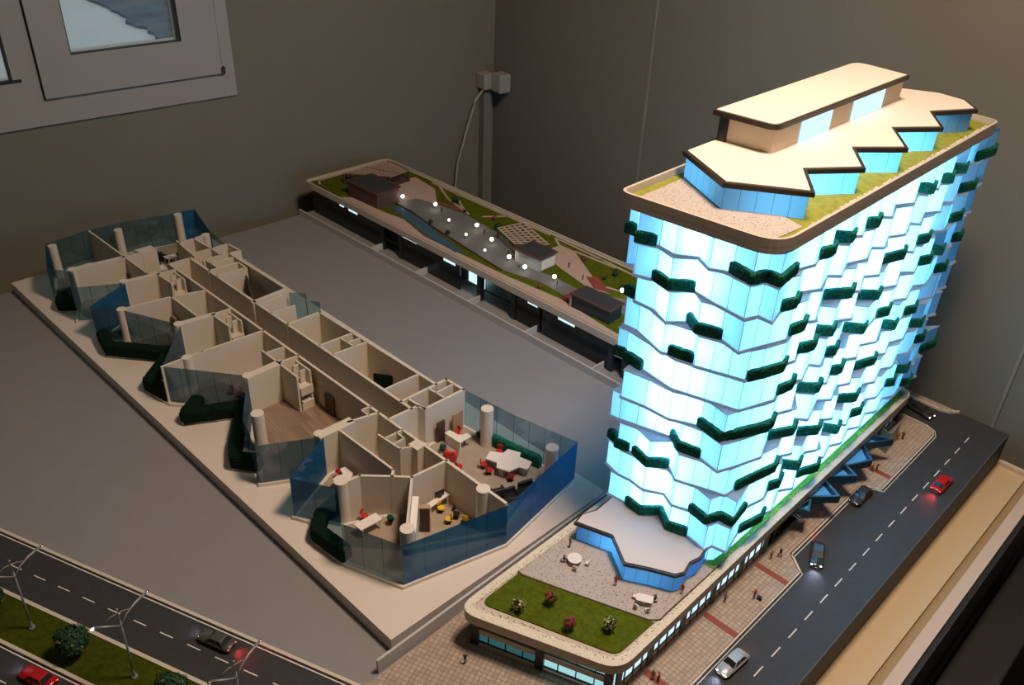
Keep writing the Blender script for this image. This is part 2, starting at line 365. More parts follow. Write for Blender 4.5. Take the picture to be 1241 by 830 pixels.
# vertical joint strips on the back wall
mb = MB(); boxL(mb, SC-0.4, SC, 156.5, 157.1, FZ, CZ); struct(mb, 'trim_1', mat('wall_joint', (0.24, 0.22, 0.18), 0.8))
mb = MB(); boxL(mb, SC-0.25, SC, 60.0, 60.6, FZ, CZ); struct(mb, 'trim_2', MATS['wall_joint'])
# trunking pipe in the corner
mb = MB(); boxL(mb, SC-5.0, SC-2.2, 0, 2.4, FZ, 20); struct(mb, 'trim_3', m_wall)
# window: frame > sash, glass, hinge
wb = LW(30)
wroot = bpy.data.objects.new('window_1', None); C.objects.link(wroot); wroot['kind'] = 'structure'; wroot.location = W(wb[0], wb[1], 31); BASE['window_1'] = (wb[0], wb[1], 31)
mb = MB(); boxL(mb, -40, 76.4, 0.8, -7, 29.5, 34.8); boxL(mb, 73.6, 76.4, 0.8, -7, 34.8, 105); boxL(mb, 31.6, 35.0, 0.8, -7, 34.8, 105); boxL(mb, -40, 76.4, 0.8, -7, 102, 105); boxL(mb, -40, -37, .8, -7, 34.8, 102)
struct(mb, 'window_frame', m_white, (wb[0], wb[1], 31), wroot)
mb = MB(); boxL(mb, 35.3, 73.2, 1.8, -3, 35.2, 43.3); boxL(mb, 35.3, 41.9, 1.8, -3, 43.3, 95); boxL(mb, 65.0, 73.2, 1.8, -3, 43.3, 95); boxL(mb, 35.3, 73.2, 1.8, -3, 95, 101.6)
struct(mb, 'window_sash', m_white, (wb[0], wb[1], 31), wroot)
mb = MB(); boxL(mb, 35.0, 73.6, 0.9, 0.2, 34.8, 35.25); boxL(mb, 35.0, 35.35, 0.9, 0.2, 34.8, 102); boxL(mb, 73.15, 73.6, 0.9, 0.2, 35, 102)
boxL(mb, 41.7, 65.2, 1.2, 0, 42.7, 43.5); boxL(mb, 64.4, 65.2, 1.2, 0, 43, 95); boxL(mb, 41.7, 42.2, 1.2, 0, 43, 95)
boxL(mb, -37, 31.8, 0.9, 0.2, 39.0, 39.7); boxL(mb, 29.6, 30.2, 0.9, 0.2, 39, 95)
struct(mb, 'window_seal', m_seal, (wb[0], wb[1], 31), wroot)
mb = MB(); boxL(mb, -37, 31.8, 0.85, -3, 34.8, 39.2); boxL(mb, 30.0, 31.8, 0.85, -3, 39.2, 102)
struct(mb, 'window_sash', m_white, (wb[0], wb[1], 31), wroot)
mb = MB(); boxL(mb, 72.9, 73.9, 2.0, 0.8, 35.2, 36.6)
struct(mb, 'hinge', m_seal, (wb[0], wb[1], 31), wroot)
gm = tinted('window_glass', (0.93, 0.95, 0.95), (0.5, 0.5, 0.5), 0.02, 0.04, seam=False)
mb = MB(); boxL(mb, 41.5, 65.3, -0.6, -1.0, 42.5, 95.5); boxL(mb, -37, 30.3, -0.6, -1.0, 38.8, 95.5)
struct(mb, 'window_pane', gm, (wb[0], wb[1], 31), wroot)
# snowy ground outside with a patch of brown scrub
mb = MB(); boxL(mb, -1500, 1500, -13, -2400, FZ-32, FZ-30); o = solo(mb, 'snowy_ground', m_snow, (0, 0, 0), 'snow covered ground outside the window', 'snow'); o['kind'] = 'structure'
mb = MB(); sc_ = [(225, -845), (243, -775), (243, -730), (240, -684), (247, -650), (243, -612), (256, -588), (300, -570), (350, -590), (360, -700), (350, -860), (280, -880)]; pp = []
for k in range(len(sc_)):
    a_, b_ = sc_[k], sc_[(k+1) % len(sc_)]
    for q in range(4): pp.append(LW(a_[0]+(b_[0]-a_[0])*q/4+random.uniform(-3, 3), a_[1]+(b_[1]-a_[1])*q/4+random.uniform(-4, 4)))
mb.prism(pp, FZ-30.2, FZ-27); o = solo(mb, 'brown_scrub', m_dirt, (0, 0, 0), 'patch of brown scrub on the snow outside the window', 'scrub'); o['kind'] = 'stuff'

# socket box and cable in the corner
p = LW(150.0, 2.5)
s_ = thing('junction_box', 'pale double socket box high in the room corner', 'socket', (p[0], p[1], 20))
mb = MB(); boxL(mb, 146.0, 149.6, 0.1, 4.4, 20.6, 25.0); part(mb, 'box', m_white, s_, bevel=0.4)
mb = MB(); boxL(mb, 148.0, 151.8, 4.6, 8.8, 20.4, 25.6); part(mb, 'cover', m_white, s_, bevel=0.4)
cp_ = [LW(146.5, 3.0)+(20.5,), LW(143.5, 3.5)+(18.0,), LW(141, 3.0)+(10,), LW(138.5, 2)+(0,), LW(137.5, 1.5)+(-12,), LW(141, 4)+(-60,), LW(141, 4)+(-80.6,)]
sm = []
for i in range(len(cp_)-1):
    for k in range(5):
        t = k/5; sm.append(tuple(cp_[i][j]*(1-t)+cp_[i+1][j]*t for j in range(3)))
sm.append(cp_[-1])
mb = MB(); mb.tube(sm, 0.32, 8); solo(mb, 'power_cable', m_cable, cp_[-1], 'thin pale cable hanging from the socket box in the corner', 'cable', smooth=True)

# ------------------------------------------------------------------ table under the models
TB = -6.15
t = thing('display_table', 'beige topped table under the models with a pale raised edge', 'table', (-100, 70, FZ))
mb = MB(); mb.prism([(-186, -40), (-17.0, -40), (-16.4, 151.2), (-178, 151.2)], TB-3, TB-0.02); part(mb, 'table_top', m_tbl, t)
mb = MB(); mb.box(-17.0, -40, TB-3, -15.2, 151.2, TB-0.7); part(mb, 'groove', m_tbl3, t)
mb = MB(); mb.box(-15.2, -40, TB-3.4, -13.4, 151.2, TB-0.1); part(mb, 'edge_strip', m_tbl2, t)
mb = MB(); mb.box(-178, 151.2, TB-3, -13.4, 152.2, TB+0.7); part(mb, 'end_strip', m_tbl2, t)
mb = MB(); mb.box(-13.4, -40, TB-20, -12.6, 152.2, TB-0.8); part(mb, 'skirt_board', m_tdark, t)
for lx, ly in ((-22, -35), (-22, 146), (-175, -35), (-172, 146)):
    mb = MB(); mb.box(lx-2.5, ly-2.5, FZ, lx+2.5, ly+2.5, TB-3); part(mb, 'leg', m_tdark, t)
t = thing('dark_bench', 'low dark bench along the table side at the right edge', 'bench', (-2, 110, FZ))
mb = MB(); mb.box(-11.5, 10, -22, -4.4, 150, -19); part(mb, 'top', m_tdark, t, bevel=0.3)
for ly in (14, 80, 146):
    mb = MB(); mb.box(-10.5, ly-2, FZ, -5.4, ly+2, -22); part(mb, 'leg', m_tdark, t)

# ------------------------------------------------------------------ the model base board with streets
bb = thing('model_baseboard', 'large grey model base board with streets, verges and pavements', 'model base', (-100, 70, TB))
mb = MB(); mb.prism([(-190, -38), (-21.7, -38), (-21.7, 151.8), (-179.4, 151.8), (-180.3, 110), (-181.6, 90), (-187.2, 44)], TB, 0); part(mb, 'board', m_grey, bb)
sd = (math.cos(0.3595), math.sin(0.3595)); sn = (-sd[1], sd[0]); S0 = (-116.9, 16.95)      # street direction, its far kerb
def ST(a, b): return (S0[0]+sd[0]*a+sn[0]*b, S0[1]+sd[1]*a+sn[1]*b)
def rect(a0, a1, b0, b1): return [ST(a0, b0), ST(a1, b0), ST(a1, b1), ST(a0, b1)]
mb = MB(); mb.prism(rect(-60, 62.5, -31, -0.3), 0, 0.08); part(mb, 'road_surface', m_asphalt, bb)
mb = MB(); mb.prism([(-33.9, -36), (-21.75, -36), (-21.75, 151.75), (-33.5, 151.75), (-38.5, 151.0), (-40, 148), (-40, 142.5), (-34, 60)], 0, 0.08); part(mb, 'road_surface', m_asphalt, bb)
mb = MB(); mb.prism(rect(-60, 62, -0.45, 0.0), 0, 0.3); part(mb, 'kerb', m_kerb, bb)
mb = MB(); mb.prism(rect(-60, 62, -0.85, -0.7), 0.08, 0.1); mb.prism(rect(-60, 62, -14.75, -14.6), 0.08, 0.1); part(mb, 'edge_line', m_line, bb)
mb = MB(); mb.prism(rect(-60, 58, -14.0, -8.4), 0.08, 0.35); part(mb, 'grass_verge', m_verge_shaded, bb)
mb = MB(); mb.prism(rect(-60, 58, -8.45, -7.95), 0.08, 0.45); part(mb, 'kerb', m_kerb, bb)
mb = MB(); mb.prism(rect(-60, 58, -14.4, -13.95), 0.08, 0.45); part(mb, 'kerb', m_kerb, bb)
mb = MB()
for k in range(-14, 14):
    a = 8.2+4.43*k; mb.prism(rect(a-1.05, a+1.05, -4.4, -4.26), 0.08, 0.1)
    mb.prism(rect(a-1.05, a+1.05, -18.3, -18.16), 0.08, 0.1)
for k in range(-20, 16):
    mb.box(-26.33, 79.35+4.29*k, 0.08, -26.17, 81.5+4.29*k, 0.1)
part(mb, 'lane_marking', m_line, bb)
mb = MB(); mb.box(-21.7, -38, TB, -21.55, 151.95, 0.02); mb.box(-60, 151.8, TB, -21.55, 151.95, 0.02); part(mb, 'dark_side_edging', m_tdark, bb)
# pavement round the tower building
pv = [(-58.9, 39.6), (-59.6, 38.6), (-52, 34), (-31.2, 36), (-31.2, 95.0), (-33.9, 97.3), (-33.75, 119.0), (-32.1, 120.5), (-31.0, 120.8), (-31.0, 141.2), (-31.6, 142.6), (-33.2, 143.2), (-37.5, 143.2), (-60, 143.2), (-60, 87), (-59.4, 60)]
mb = MB(); mb.prism(pv, 0, 0.3); part(mb, 'pavement', m_tile, bb)
mb = MB(); mb.prism([(-58.8, 39.8), (-45, 43), (-37, 52), (-37, 62), (-58.8, 62)], 0.3, 0.33); part(mb, 'pavement', m_tile2, bb)
kb = [(-31.0, 36), (-31.0, 95.1), (-33.6, 97.3), (-33.5, 119.1), (-32.0, 120.3), (-30.8, 120.8), (-30.8, 141.3), (-31.5, 142.8), (-33.2, 143.4), (-38, 143.4)]
mb = MB(); mb.strip(kb, 0, 0.36, 0.22); part(mb, 'kerb', m_kerb, bb)
mb = MB(); mb.strip([(x+0.42, y) for x, y in kb[:6]]+[(-30.4, 141.5), (-31.2, 143.1), (-33.0, 143.8), (-38, 143.8)], 0.08, 0.12, 0.1); part(mb, 'edge_line', m_line, bb)
for y0, x1 in ((78.2, -31.2), (91.3, -31.2), (124.2, -31.1)):
    mb = MB(); mb.box(-36.2, y0, 0.3, x1, y0+1.0, 0.34); part(mb, 'red_band', m_redpave, bb)
for y0 in (46.0, 65.0):
    mb = MB(); mb.box(-36.2, y0, 0.3, -31.2, y0+1.0, 0.34); part(mb, 'red_band', m_redpave, bb)
mb = MB(); mb.prism([(-60, 150.2), (-33.0, 150.0), (-31.6, 150.6), (-30.6, 151.75), (-60, 151.75)], 0.08, 0.3); part(mb, 'pavement', m_tile, bb)
mb = MB(); mb.strip([(-60, 150.1), (-33.0, 149.9), (-31.5, 150.5), (-30.5, 151.7)], 0.08, 0.5, 0.35); part(mb, 'kerb', m_kerb, bb)
# thin upright strips that bound the grey field
mb = MB(); mb.box(-59.7, 41.2, 0, -59.35, 112, 2.4); part(mb, 'edge_wall', m_fin, bb)
mb = MB(); mb.box(-180.3, 111.0, 0, -59.4, 111.35, 1.6); part(mb, 'edge_wall', m_fin, bb)
for x in (-118.2, -101.6, -151.5, -135.5, -84):
    mb = MB(); mb.box(x-0.15, 111.3, 0, x+0.15, 114.8, 1.6); part(mb, 'cross_wall', m_fin, bb)
mb = MB(); mb.prism([(-180.2, 111.3), (-59.7, 111.3), (-59.7, 143), (-180.2, 143)], 0, 0.1); part(mb, 'forecourt', mat('brown_grey_forecourt', (0.24, 0.22, 0.20), 0.7), bb)

# ------------------------------------------------------------------ tower model
TZ = 6.6
tw = thing('tower_model', 'tall glowing blue white tower model with green planters on a podium', 'building model', (-46, 100, 0.3))
pod = rounded([(-56.2, 51.0), (-35.9, 59.0), (-36.3, 141.6), (-56.5, 143.0)], [3.2, 2.6, 2.2, 2.0])
podw = [(-54.9, 52.9), (-37.0, 59.7), (-37.0, 141.0), (-55.2, 141.4)]
mb = MB(); mb.prism(pod, 5.1, TZ); part(mb, 'podium_slab', m_rim, tw)
ring_o, ring_i = offset(pod, -0.02), offset(pod, -1.25)
mb = MB(); n = len(pod)
vs = [(x, y, TZ+0.02) for x, y in ring_o]+[(x, y, TZ+0.12) for x, y in ring_i]
mb.add(vs, [(i, (i+1)%n, n+(i+1)%n, n+i) for i in range(n)]); part(mb, 'pebble_strip', m_pebble, tw)
mb = MB()
for i in range(n):
    p, q = ring_i[i], ring_i[(i+1)%n]; L = math.hypot(q[0]-p[0], q[1]-p[1]); m_ = max(1, int(L/0.35))
    for k in range(m_):
        t_ = (k+random.random())/m_; x = p[0]+(q[0]-p[0])*t_; y = p[1]+(q[1]-p[1])*t_
        cx, cy_ = -46, 95; dx, dy = random.uniform(-.15, .9), random.uniform(-.3, .3)
        sgn = 1 if x > -46 else -1
        mb.ell((x+sgn*dx*0.6, y+dy, TZ+0.15), (random.uniform(.08, .17), random.uniform(.08, .17), .1), 5, 4)
po = part(mb, 'pebble_heap', m_pebble, tw); po['kind'] = 'stuff'
mb = MB(); mb.prism(rounded([(-54.6, 54.0), (-37.5, 60.4), (-37.4, 67.6), (-54.7, 61.2)], [1.5, 1.2, 0.2, 0.2]), TZ, TZ+0.2); part(mb, 'lawn', m_grass, tw)
mb = MB(); mb.prism([(-54.9, 61.2), (-37.3, 67.6), (-37.2, 90), (-55.2, 90)], TZ, TZ+0.14); part(mb, 'terrace', m_gravel, tw)
mb = MB(); mb.strip([(-54.9, 61.3), (-53.9, 61.2), (-38.0, 67.4), (-37.1, 68.4), (-37.1, 82)], TZ, TZ+0.3, 0.14); part(mb, 'terrace_edge', m_brown, tw)
mb = MB(); mb.box(-38.6, 80.5, TZ, -37.15, 140, TZ+0.2); part(mb, 'lawn', m_grassb, tw)
# podium storey: lit glazing between dark piers
def facade(a, b, z0, z1, bays, litfn, parent, wo=-0.12, pier=1.1, sp=(0.45, 0.62), pro=0.25, pd=0.9):
    """one straight glazed podium side from a to b (outside on the right of a->b)"""
    L = math.hypot(b[0]-a[0], b[1]-a[1]); d = ((b[0]-a[0])/L, (b[1]-a[1])/L); nn = (d[1], -d[0]); ang = math.atan2(d[1], d[0]); H = z1-z0
    def P(s, o): return (a[0]+d[0]*s+nn[0]*o, a[1]+d[1]*s+nn[1]*o)
    w = L/bays
    for k in range(bays+1):
        p_ = P(min(max(k*w, pier/2), L-pier/2), 0.0); m_ = MB(); m_.obox(p_[0], p_[1], z0, pier, pd, H, ang); part(m_, 'pier', m_darkcol, parent)
    m_ = MB(); m_.prism([P(0, pro), P(L, pro), P(L, -0.3), P(0, -0.3)], z0+H*sp[0], z0+H*sp[1]); part(m_, 'spandrel', m_rim, parent)
    m_ = MB(); m_.prism([P(0, pro+.1), P(L, pro+.1), P(L, -0.3), P(0, -0.3)], z0, z0+H*0.07); part(m_, 'plinth', m_rim, parent)
    m_ = MB()
    for k in range(bays):
        for j in range(1, 4):
            q = P(k*w+w*j/4, wo+.1); m_.obox(q[0], q[1], z0, 0.12, 0.2, H, ang)
    for zz in (z0+H*.08, z0+H*(sp[0]-.03), z0+H*(sp[1]+.01)):
        m_.prism([P(0, wo+.16), P(L, wo+.16), P(L, wo), P(0, wo)], zz, zz+0.12)
    part(m_, 'mullions', m_darkcol, parent)
    for k in range(bays):
        m_ = MB(); m_.prism([P(k*w, wo), P((k+1)*w, wo), P((k+1)*w, -0.3), P(k*w, -0.3)], z0, z1); part(m_, 'window', litfn(k), parent)
facade(podw[0], podw[1], 0.3, 5.1, 2, lambda k: m_litteal if k == 0 else mat('teal_lit_window', (0.2, 0.3, 0.3), emit=(0.42, 0.82, 0.86), es=0.8), tw)
facade(podw[1], (-37.0, 95.0), 0.3, 5.1, 5, lambda k: m_litwin, tw, sp=(0.0, 0.30), wo=0.2, pro=0.3, pd=0.9)
mb = MB(); mb.box(-38.2, 95.0, 0.3, -37.6, 104.5, 5.1); part(mb, 'entrance_recess', m_darkcol, tw)
mb = MB()
for k in range(26):
    mb.obox(-37.3+random.uniform(-.2, .3), 95.5+random.random()*4.5, 0.3+random.random()*3.6, random.uniform(.15, .5), random.uniform(.15, .5), random.uniform(.2, .8), random.random()*3)
part(mb, 'entrance_ornament', m_darkcol, tw)
facade((-37.4, 104.5), (-37.4, 141.0), 0.3, 5.1, 5, lambda k: mat('blue_lit_window%d' % k, (0.1, 0.2, 0.4), emit=(0.10, 0.22, 0.40), es=0.35), tw)
mb = MB(); mb.prism([podw[1], podw[2], podw[3], podw[0]], 0.3, 0.5); part(mb, 'podium_floor', m_darkcol, tw)
mb = MB(); mb.strip([podw[2], podw[3], podw[0]], 0.3, 5.1, 0.3); part(mb, 'rear_wall', m_darkglass, tw)
# blue wedge canopies on the street side
wedges = [[(-36.6, 101.0), (-34.4, 102.0), (-35.7, 104.9)], [(-36.5, 104.3), (-32.8, 108.5), (-36.5, 110.6)], [(-36.5, 111.0), (-33.2, 114.9), (-36.2, 116.4)],
          [(-36.6, 113.9), (-33.3, 120.3), (-36.6, 123.7)], [(-36.6, 122.6), (-33.3, 128.0), (-36.6, 126.6)]]
for w_ in wedges:
    w2 = offset(w_, -0.42); mb = MB(); n = 3
    mb.prism(w_, 3.9, 4.3); f_ = part(MB().add(*(lambda v: (v, [(i, (i+1)%3, 3+(i+1)%3, 3+i) for i in range(3)]+[(6+(i+1)%3, 6+i, 9+i, 9+(i+1)%3) for i in range(3)]+[(3+i, 3+(i+1)%3, 9+(i+1)%3, 9+i) for i in range(3)]+[(i, 6+i, 6+(i+1)%3, (i+1)%3) for i in range(3)]))(
        [(x, y, 3.9) for x, y in w_]+[(x, y, 5.25) for x, y in w_]+[(x, y, 3.9) for x, y in w2]+[(x, y, 5.25) for x, y in w2])), 'canopy_frame', mat('petrol_frame', (0.012, 0.05, 0.08), 0.4) if 'petrol_frame' not in MATS else MATS['petrol_frame'], tw)
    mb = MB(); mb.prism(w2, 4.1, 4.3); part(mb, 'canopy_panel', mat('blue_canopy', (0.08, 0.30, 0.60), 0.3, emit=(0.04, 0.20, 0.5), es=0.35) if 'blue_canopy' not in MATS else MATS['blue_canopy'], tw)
mb = MB(); mb.tube([(-36.9, 100.6, 4.4), (-34.9, 100.2, 4.4)], 0.12); mb.tube([(-36.9, 101.2, 4.2), (-35.2, 101.0, 4.2)], 0.12); part(mb, 'canopy_rail', m_chrome, tw)
mb = MB(); mb.strip([(-36.6, 131), (-34.6, 130.2), (-34.8, 134.5)], 0.3, 4.4, 0.15); part(mb, 'glass_screen', m_teal, tw)

ZL = [9.9+4.4*j for j in range(10)]+[53.9]
FR = {9: [(-56.8,79.5),(-55.5,79.4),(-54.3,78.0),(-51.8,79.1),(-49.3,78.6),(-47.0,80.1),(-44.7,78.7),(-42.4,79.8),(-39.5,79.2),(-38.85,81.0),(-37.2,81.0),(-37.7,85.1)],
      8: [(-56.7,79.7),(-55.6,80.0),(-54.3,78.2),(-51.7,79.0),(-49.2,78.3),(-47.0,80.3),(-44.4,79.7),(-39.5,79.1),(-38.8,80.85),(-37.0,80.85)],
      7: [(-54.8,79.7),(-51.7,79.7),(-49.0,78.4),(-47.1,80.6),(-45.2,79.2),(-42.5,80.1),(-39.4,79.2)],
      6: [(-56.4,80.3),(-54.2,80.4),(-49.06,78.52),(-48.1,79.1),(-45.4,79.7),(-44.7,79.1),(-38.7,81.0)],
      5: [(-56.6,79.7),(-55.2,79.9),(-47.0,78.7),(-38.8,81.0)],
      4: [(-53.8,77.9),(-50.3,78.5),(-46.6,78.6),(-43.04,80.3),(-39.3,79.6),(-38.8,81.6)],
      3: [(-55.6,78.6),(-54.2,78.8),(-46.9,80.9),(-44.9,79.4),(-42.3,80.0),(-39.1,79.45)],
      2: [(-53.9,78.6),(-51.2,79.2),(-48.6,78.4),(-46.5,80.5),(-44.4,78.9),(-38.2,81.1)],
      1: [(-55.8,79.3),(-53.1,78.6),(-51.2,78.9),(-48.8,78.6),(-46.3,80.0),(-44.3,79.0),(-41.8,79.9),(-39.1,79.4),(-38.5,81.4),(-36.5,81.5)],
      0: [(-54.4,78.6),(-51.1,79.0),(-48.7,78.7),(-46.7,80.9),(-44.3,79.1),(-41.9,80.0),(-38.7,79.4),(-38.3,80.8),(-36.4,81.2)]}
# right side teeth: (x0, y0, x1, y1, planter?)
RT = {9: [(-38.0,85.65,-37.1,88.8,0),(-37.6,90.5,-37.0,92.1,1),(-39.0,95.6,-37.2,97.3,1),(-37.6,99.25,-37.0,100.2,0),(-37.8,102.6,-37.1,103.9,1),(-38.2,107.05,-37,108.4,0),(-38.4,112.3,-37,115.1,0),(-38.3,119.2,-36.9,120.1,1),(-37.5,122,-36.9,122.7,0),(-37.6,125.1,-36.7,125.9,1),(-38.7,129.5,-36.9,131.2,1),(-37.7,137.4,-36.9,142.4,1)],
      8: [(-37.7,83.9,-37.1,85.6,1),(-38.4,89.3,-37.1,92,0),(-38.2,95.8,-37,97.1,0),(-38.15,100.6,-37,103.85,0),(-38.1,107.4,-36.95,108.75,0),(-38.1,112.3,-36.9,114.9,0),(-38,118.9,-37,119.6,0),(-38.1,123.85,-36.8,126.2,0),(-38,129.5,-36.9,131,0),(-37.9,135.1,-36.95,138.2,1),(-37.2,139.4,-36.9,141.7,0)],
      7: [(-38.0,83.2,-37.1,85.75,0),(-37.5,86.9,-37,89,1),(-37.7,91.1,-36.9,92.3,0),(-39,97.9,-36.9,101,1),(-37.4,102.5,-36.7,103.6,0),(-38.2,107.8,-37,109.8,0),(-38.4,113.1,-37.2,117,1),(-38.3,118.9,-36.85,120.2,0),(-37.7,122.9,-37,124.8,1),(-38,129,-36.9,130.5,0),(-37.6,134.2,-36.9,136.3,1),(-37.4,139,-36.9,141,0)],
      6: [(-37.9,82.8,-36.9,85.8,1),(-37.3,87.7,-36.9,89.3,0),(-37.7,91,-36.8,93,1),(-39,96.2,-36.8,97.9,1),(-38,102,-36.9,104,0),(-39.3,109.3,-37.1,111.5,1),(-38,115.3,-36.9,117.5,0),(-38.6,121.55,-36.9,123.5,0),(-37.6,126.2,-36.8,127.95,1),(-38.9,130.9,-36.7,132.2,1),(-37.4,138,-36.8,139.5,1)],
      5: [(-37.7,84,-37,86.1,0),(-37.4,87.35,-36.9,89.6,1),(-37.6,91.5,-36.8,92.6,0),(-38,96.5,-36.8,97.3,0),(-37.6,100,-37,101.1,1),(-39,107.7,-36.9,109.2,1),(-37.6,115,-36.8,116.6,1),(-38,121.5,-36.9,123.5,0),(-37.9,128,-36.8,130,0),(-37.6,135,-36.8,136.8,1),(-37.5,139.5,-36.8,141.5,0)],
      4: [(-37.3,84.9,-36.9,86.5,1),(-37.9,89.5,-36.9,92,0),(-39.0,95.8,-36.7,98,1),(-37.5,100,-36.7,100.9,0),(-37.5,103.3,-36.8,104.5,1),(-38,108,-36.9,110,0),(-38.2,113.3,-36.9,116.2,0),(-38.2,120.6,-36.8,121.4,1),(-37.6,126.8,-36.9,128.7,1),(-38,133,-36.9,136,0),(-37.4,139,-36.8,141,0)],
      3: [(-38.1,82,-36.8,86,0),(-38.2,89.8,-36.6,93,1),(-38.6,96,-36.6,97.6,0),(-38,102.6,-36.7,104.3,0),(-37.8,108,-36.8,110,0),(-38.2,113.7,-36.9,117.2,1),(-37.8,120,-36.8,121.5,0),(-37.8,125,-36.8,127.7,0),(-37.8,132.1,-36.6,133.4,1),(-37.2,137.8,-36.5,139.4,0)],
      2: [(-38.0,83.1,-36.5,89.8,1),(-37.6,93,-36.6,95,0),(-38.7,98.5,-36.5,101.5,1),(-37.6,105,-36.6,106.5,0),(-38.5,110.2,-36.5,113,1),(-37.6,118,-36.6,120,0),(-37.6,124,-36.6,126,0),(-37.6,130,-36.6,132,0),(-37.3,135.75,-36.7,137.2,1)],
      1: [(-37.3,85.5,-36.5,89.2,0),(-37.1,91.1,-36.5,92.6,1),(-38.8,96.2,-36.5,97.9,1),(-37.6,102,-36.6,104,0),(-38.8,108.5,-36.6,109.7,1),(-37.4,111.8,-36.5,112.7,0),(-37.1,115,-36.5,116.6,1),(-37.6,121,-36.6,123,0),(-37.1,127,-36.4,128.1,1),(-38.8,131,-36.5,133.4,1),(-37.5,141,-36.7,145.0,1)],
      0: [(-37.3,85.6,-36.5,89.5,1),(-36.9,91.1,-36.4,92.6,0),(-37.9,97,-36.7,99,0),(-37.7,101.6,-36.4,105,1),(-38.3,107.6,-37,108.8,0),(-37.8,112,-36.8,114,0),(-37.8,118,-36.8,120,0),(-37.8,124,-36.8,126,0),(-37.8,130,-36.8,132,0),(-37.3,136,-36.5,137.3,1),(-37.2,139.0,-36.7,141.0,0)]}
BACK = [(-39.5,141.5),(-46,142.6),(-55,141.5)]
LEFT = [(-56.2,136),(-55.0,133),(-56.3,124),(-55.1,121),(-56.3,112),(-55.1,109),(-56.3,100),(-55.1,97),(-56.3,89),(-55.1,86)]
OUT = {}
for j in range(10):
    r = []
    for x0, y0, x1, y1, h in RT[j]: r += [(x0, y0), (x1, y1)]
    OUT[j] = FR[j]+r+BACK+[(x+(0.2 if j%2 else -0.1), y+(2 if j%2 else 0)) for x, y in LEFT]
FH = {9: [[(-56.6,79.2),(-55.3,79.2)],[(-54.3,78.0),(-52.3,78.8)],[(-42.4,79.8),(-39.6,79.2),(-38.85,80.9)],[(-38.8,81.0),(-37.3,81.0),(-37.7,85.1)]],
      8: [[(-51.7,79.0),(-49.3,78.4),(-47.1,80.1)]],
      7: [[(-47.1,80.6),(-45.2,79.2),(-42.5,80.1)],[(-56.4,80.3),(-54.8,80.4)]],
      6: [[(-48.1,79.1),(-46.6,79.3),(-45.3,79.6)],[(-38.5,81.3),(-37.1,85.8)]],
      5: [[(-56.6,79.7),(-55.2,79.9)],[(-54.8,79.5),(-52.2,79.3)]],
      4: [[(-43.04,80.3),(-39.8,79.6),(-39.1,81.0)],[(-38.9,81.2),(-36.9,85.6)]],
      3: [[(-46.9,80.9),(-44.9,79.4),(-42.3,80.0)]],
      2: [[(-51.2,79.2),(-48.6,78.4),(-46.7,80.2)],[(-53.9,78.6),(-52.3,79.0)],[(-55.8,79.6),(-54.4,79.3)]],
      1: [[(-41.8,79.9),(-39.3,79.4),(-38.5,81.2)],[(-38.4,81.4),(-36.8,81.5),(-37.2,85.2)]],
      0: [[(-51.1,79.0),(-48.7,78.7),(-46.7,80.9),(-44.4,79.1),(-42.0,79.9)]]}
def hedge(mb, pts, z, h, w):
    """clipped hedge with a ragged rounded top along a polyline"""
    for i in range(len(pts)-1):
        p, q = pts[i], pts[i+1]; L = math.hypot(q[0]-p[0], q[1]-p[1])
        if L < .05: continue
        d = ((q[0]-p[0])/L, (q[1]-p[1])/L); nn = (-d[1], d[0]); m_ = max(2, int(L/0.45)+1); vs = []
        for k in range(m_+1):
            s = -w*0.3+(L+w*0.6)*k/m_; e = 0.86 if k in (0, m_) else 1.0; c = (p[0]+d[0]*s, p[1]+d[1]*s)
            for (o, zz) in ((-.5, 0), (-.54, .8), (-.44, .97), (0, 1.0), (.44, .97), (.54, .8), (.5, 0)):
                jx = random.uniform(-.05, .05); vs.append((c[0]+nn[0]*(o*w*e+jx), c[1]+nn[1]*(o*w*e+jx), z+zz*h*e+random.uniform(-.05, .05)*(zz > 0)))
        fs = [(k*7+i_, k*7+i_+1, (k+1)*7+i_+1, (k+1)*7+i_) for k in range(m_) for i_ in range(6)]+[tuple(range(7)), tuple(range(m_*7, m_*7+7))[::-1]]
        mb.add(vs, fs)
base_out = [(-53.8, 81.2), (-38.9, 81.3), (-38.2, 81.9), (-37.9, 86), (-38.1, 140.5), (-46, 141.5), (-54.6, 140.5), (-54.9, 86)]
mb = MB(); mb.sheet(base_out, TZ, ZL[0], 2.3); part(mb, 'ground_storey_glazing', m_panel, tw)
for j in range(10):
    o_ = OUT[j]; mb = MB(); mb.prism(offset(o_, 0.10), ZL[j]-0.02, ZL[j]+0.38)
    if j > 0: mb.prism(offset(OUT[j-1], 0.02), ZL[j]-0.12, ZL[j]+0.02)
    part(mb, 'floor_slab', m_slab_glow, tw)
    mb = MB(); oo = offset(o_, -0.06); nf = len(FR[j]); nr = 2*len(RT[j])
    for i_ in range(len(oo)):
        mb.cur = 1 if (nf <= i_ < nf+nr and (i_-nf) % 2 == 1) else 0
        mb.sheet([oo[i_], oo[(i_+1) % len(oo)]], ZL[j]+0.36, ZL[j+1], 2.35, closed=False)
    part(mb, 'glazing_band', [m_panel, m_panel_shaded], tw)
    for hl in FH.get(j, []):
        mb = MB(); hedge(mb, hl, ZL[j]+0.3, 1.45, 0.85); part(mb, 'planter_hedge', m_hedge, tw)
    for x0, y0, x1, y1, h in RT[j]:
        if not h: continue
        mb = MB(); hedge(mb, [(x0, y0), (x1, y1), (x1-0.45, y1+1.7)], ZL[j]+0.3, 1.45, 0.8); part(mb, 'planter_hedge', m_hedge, tw)
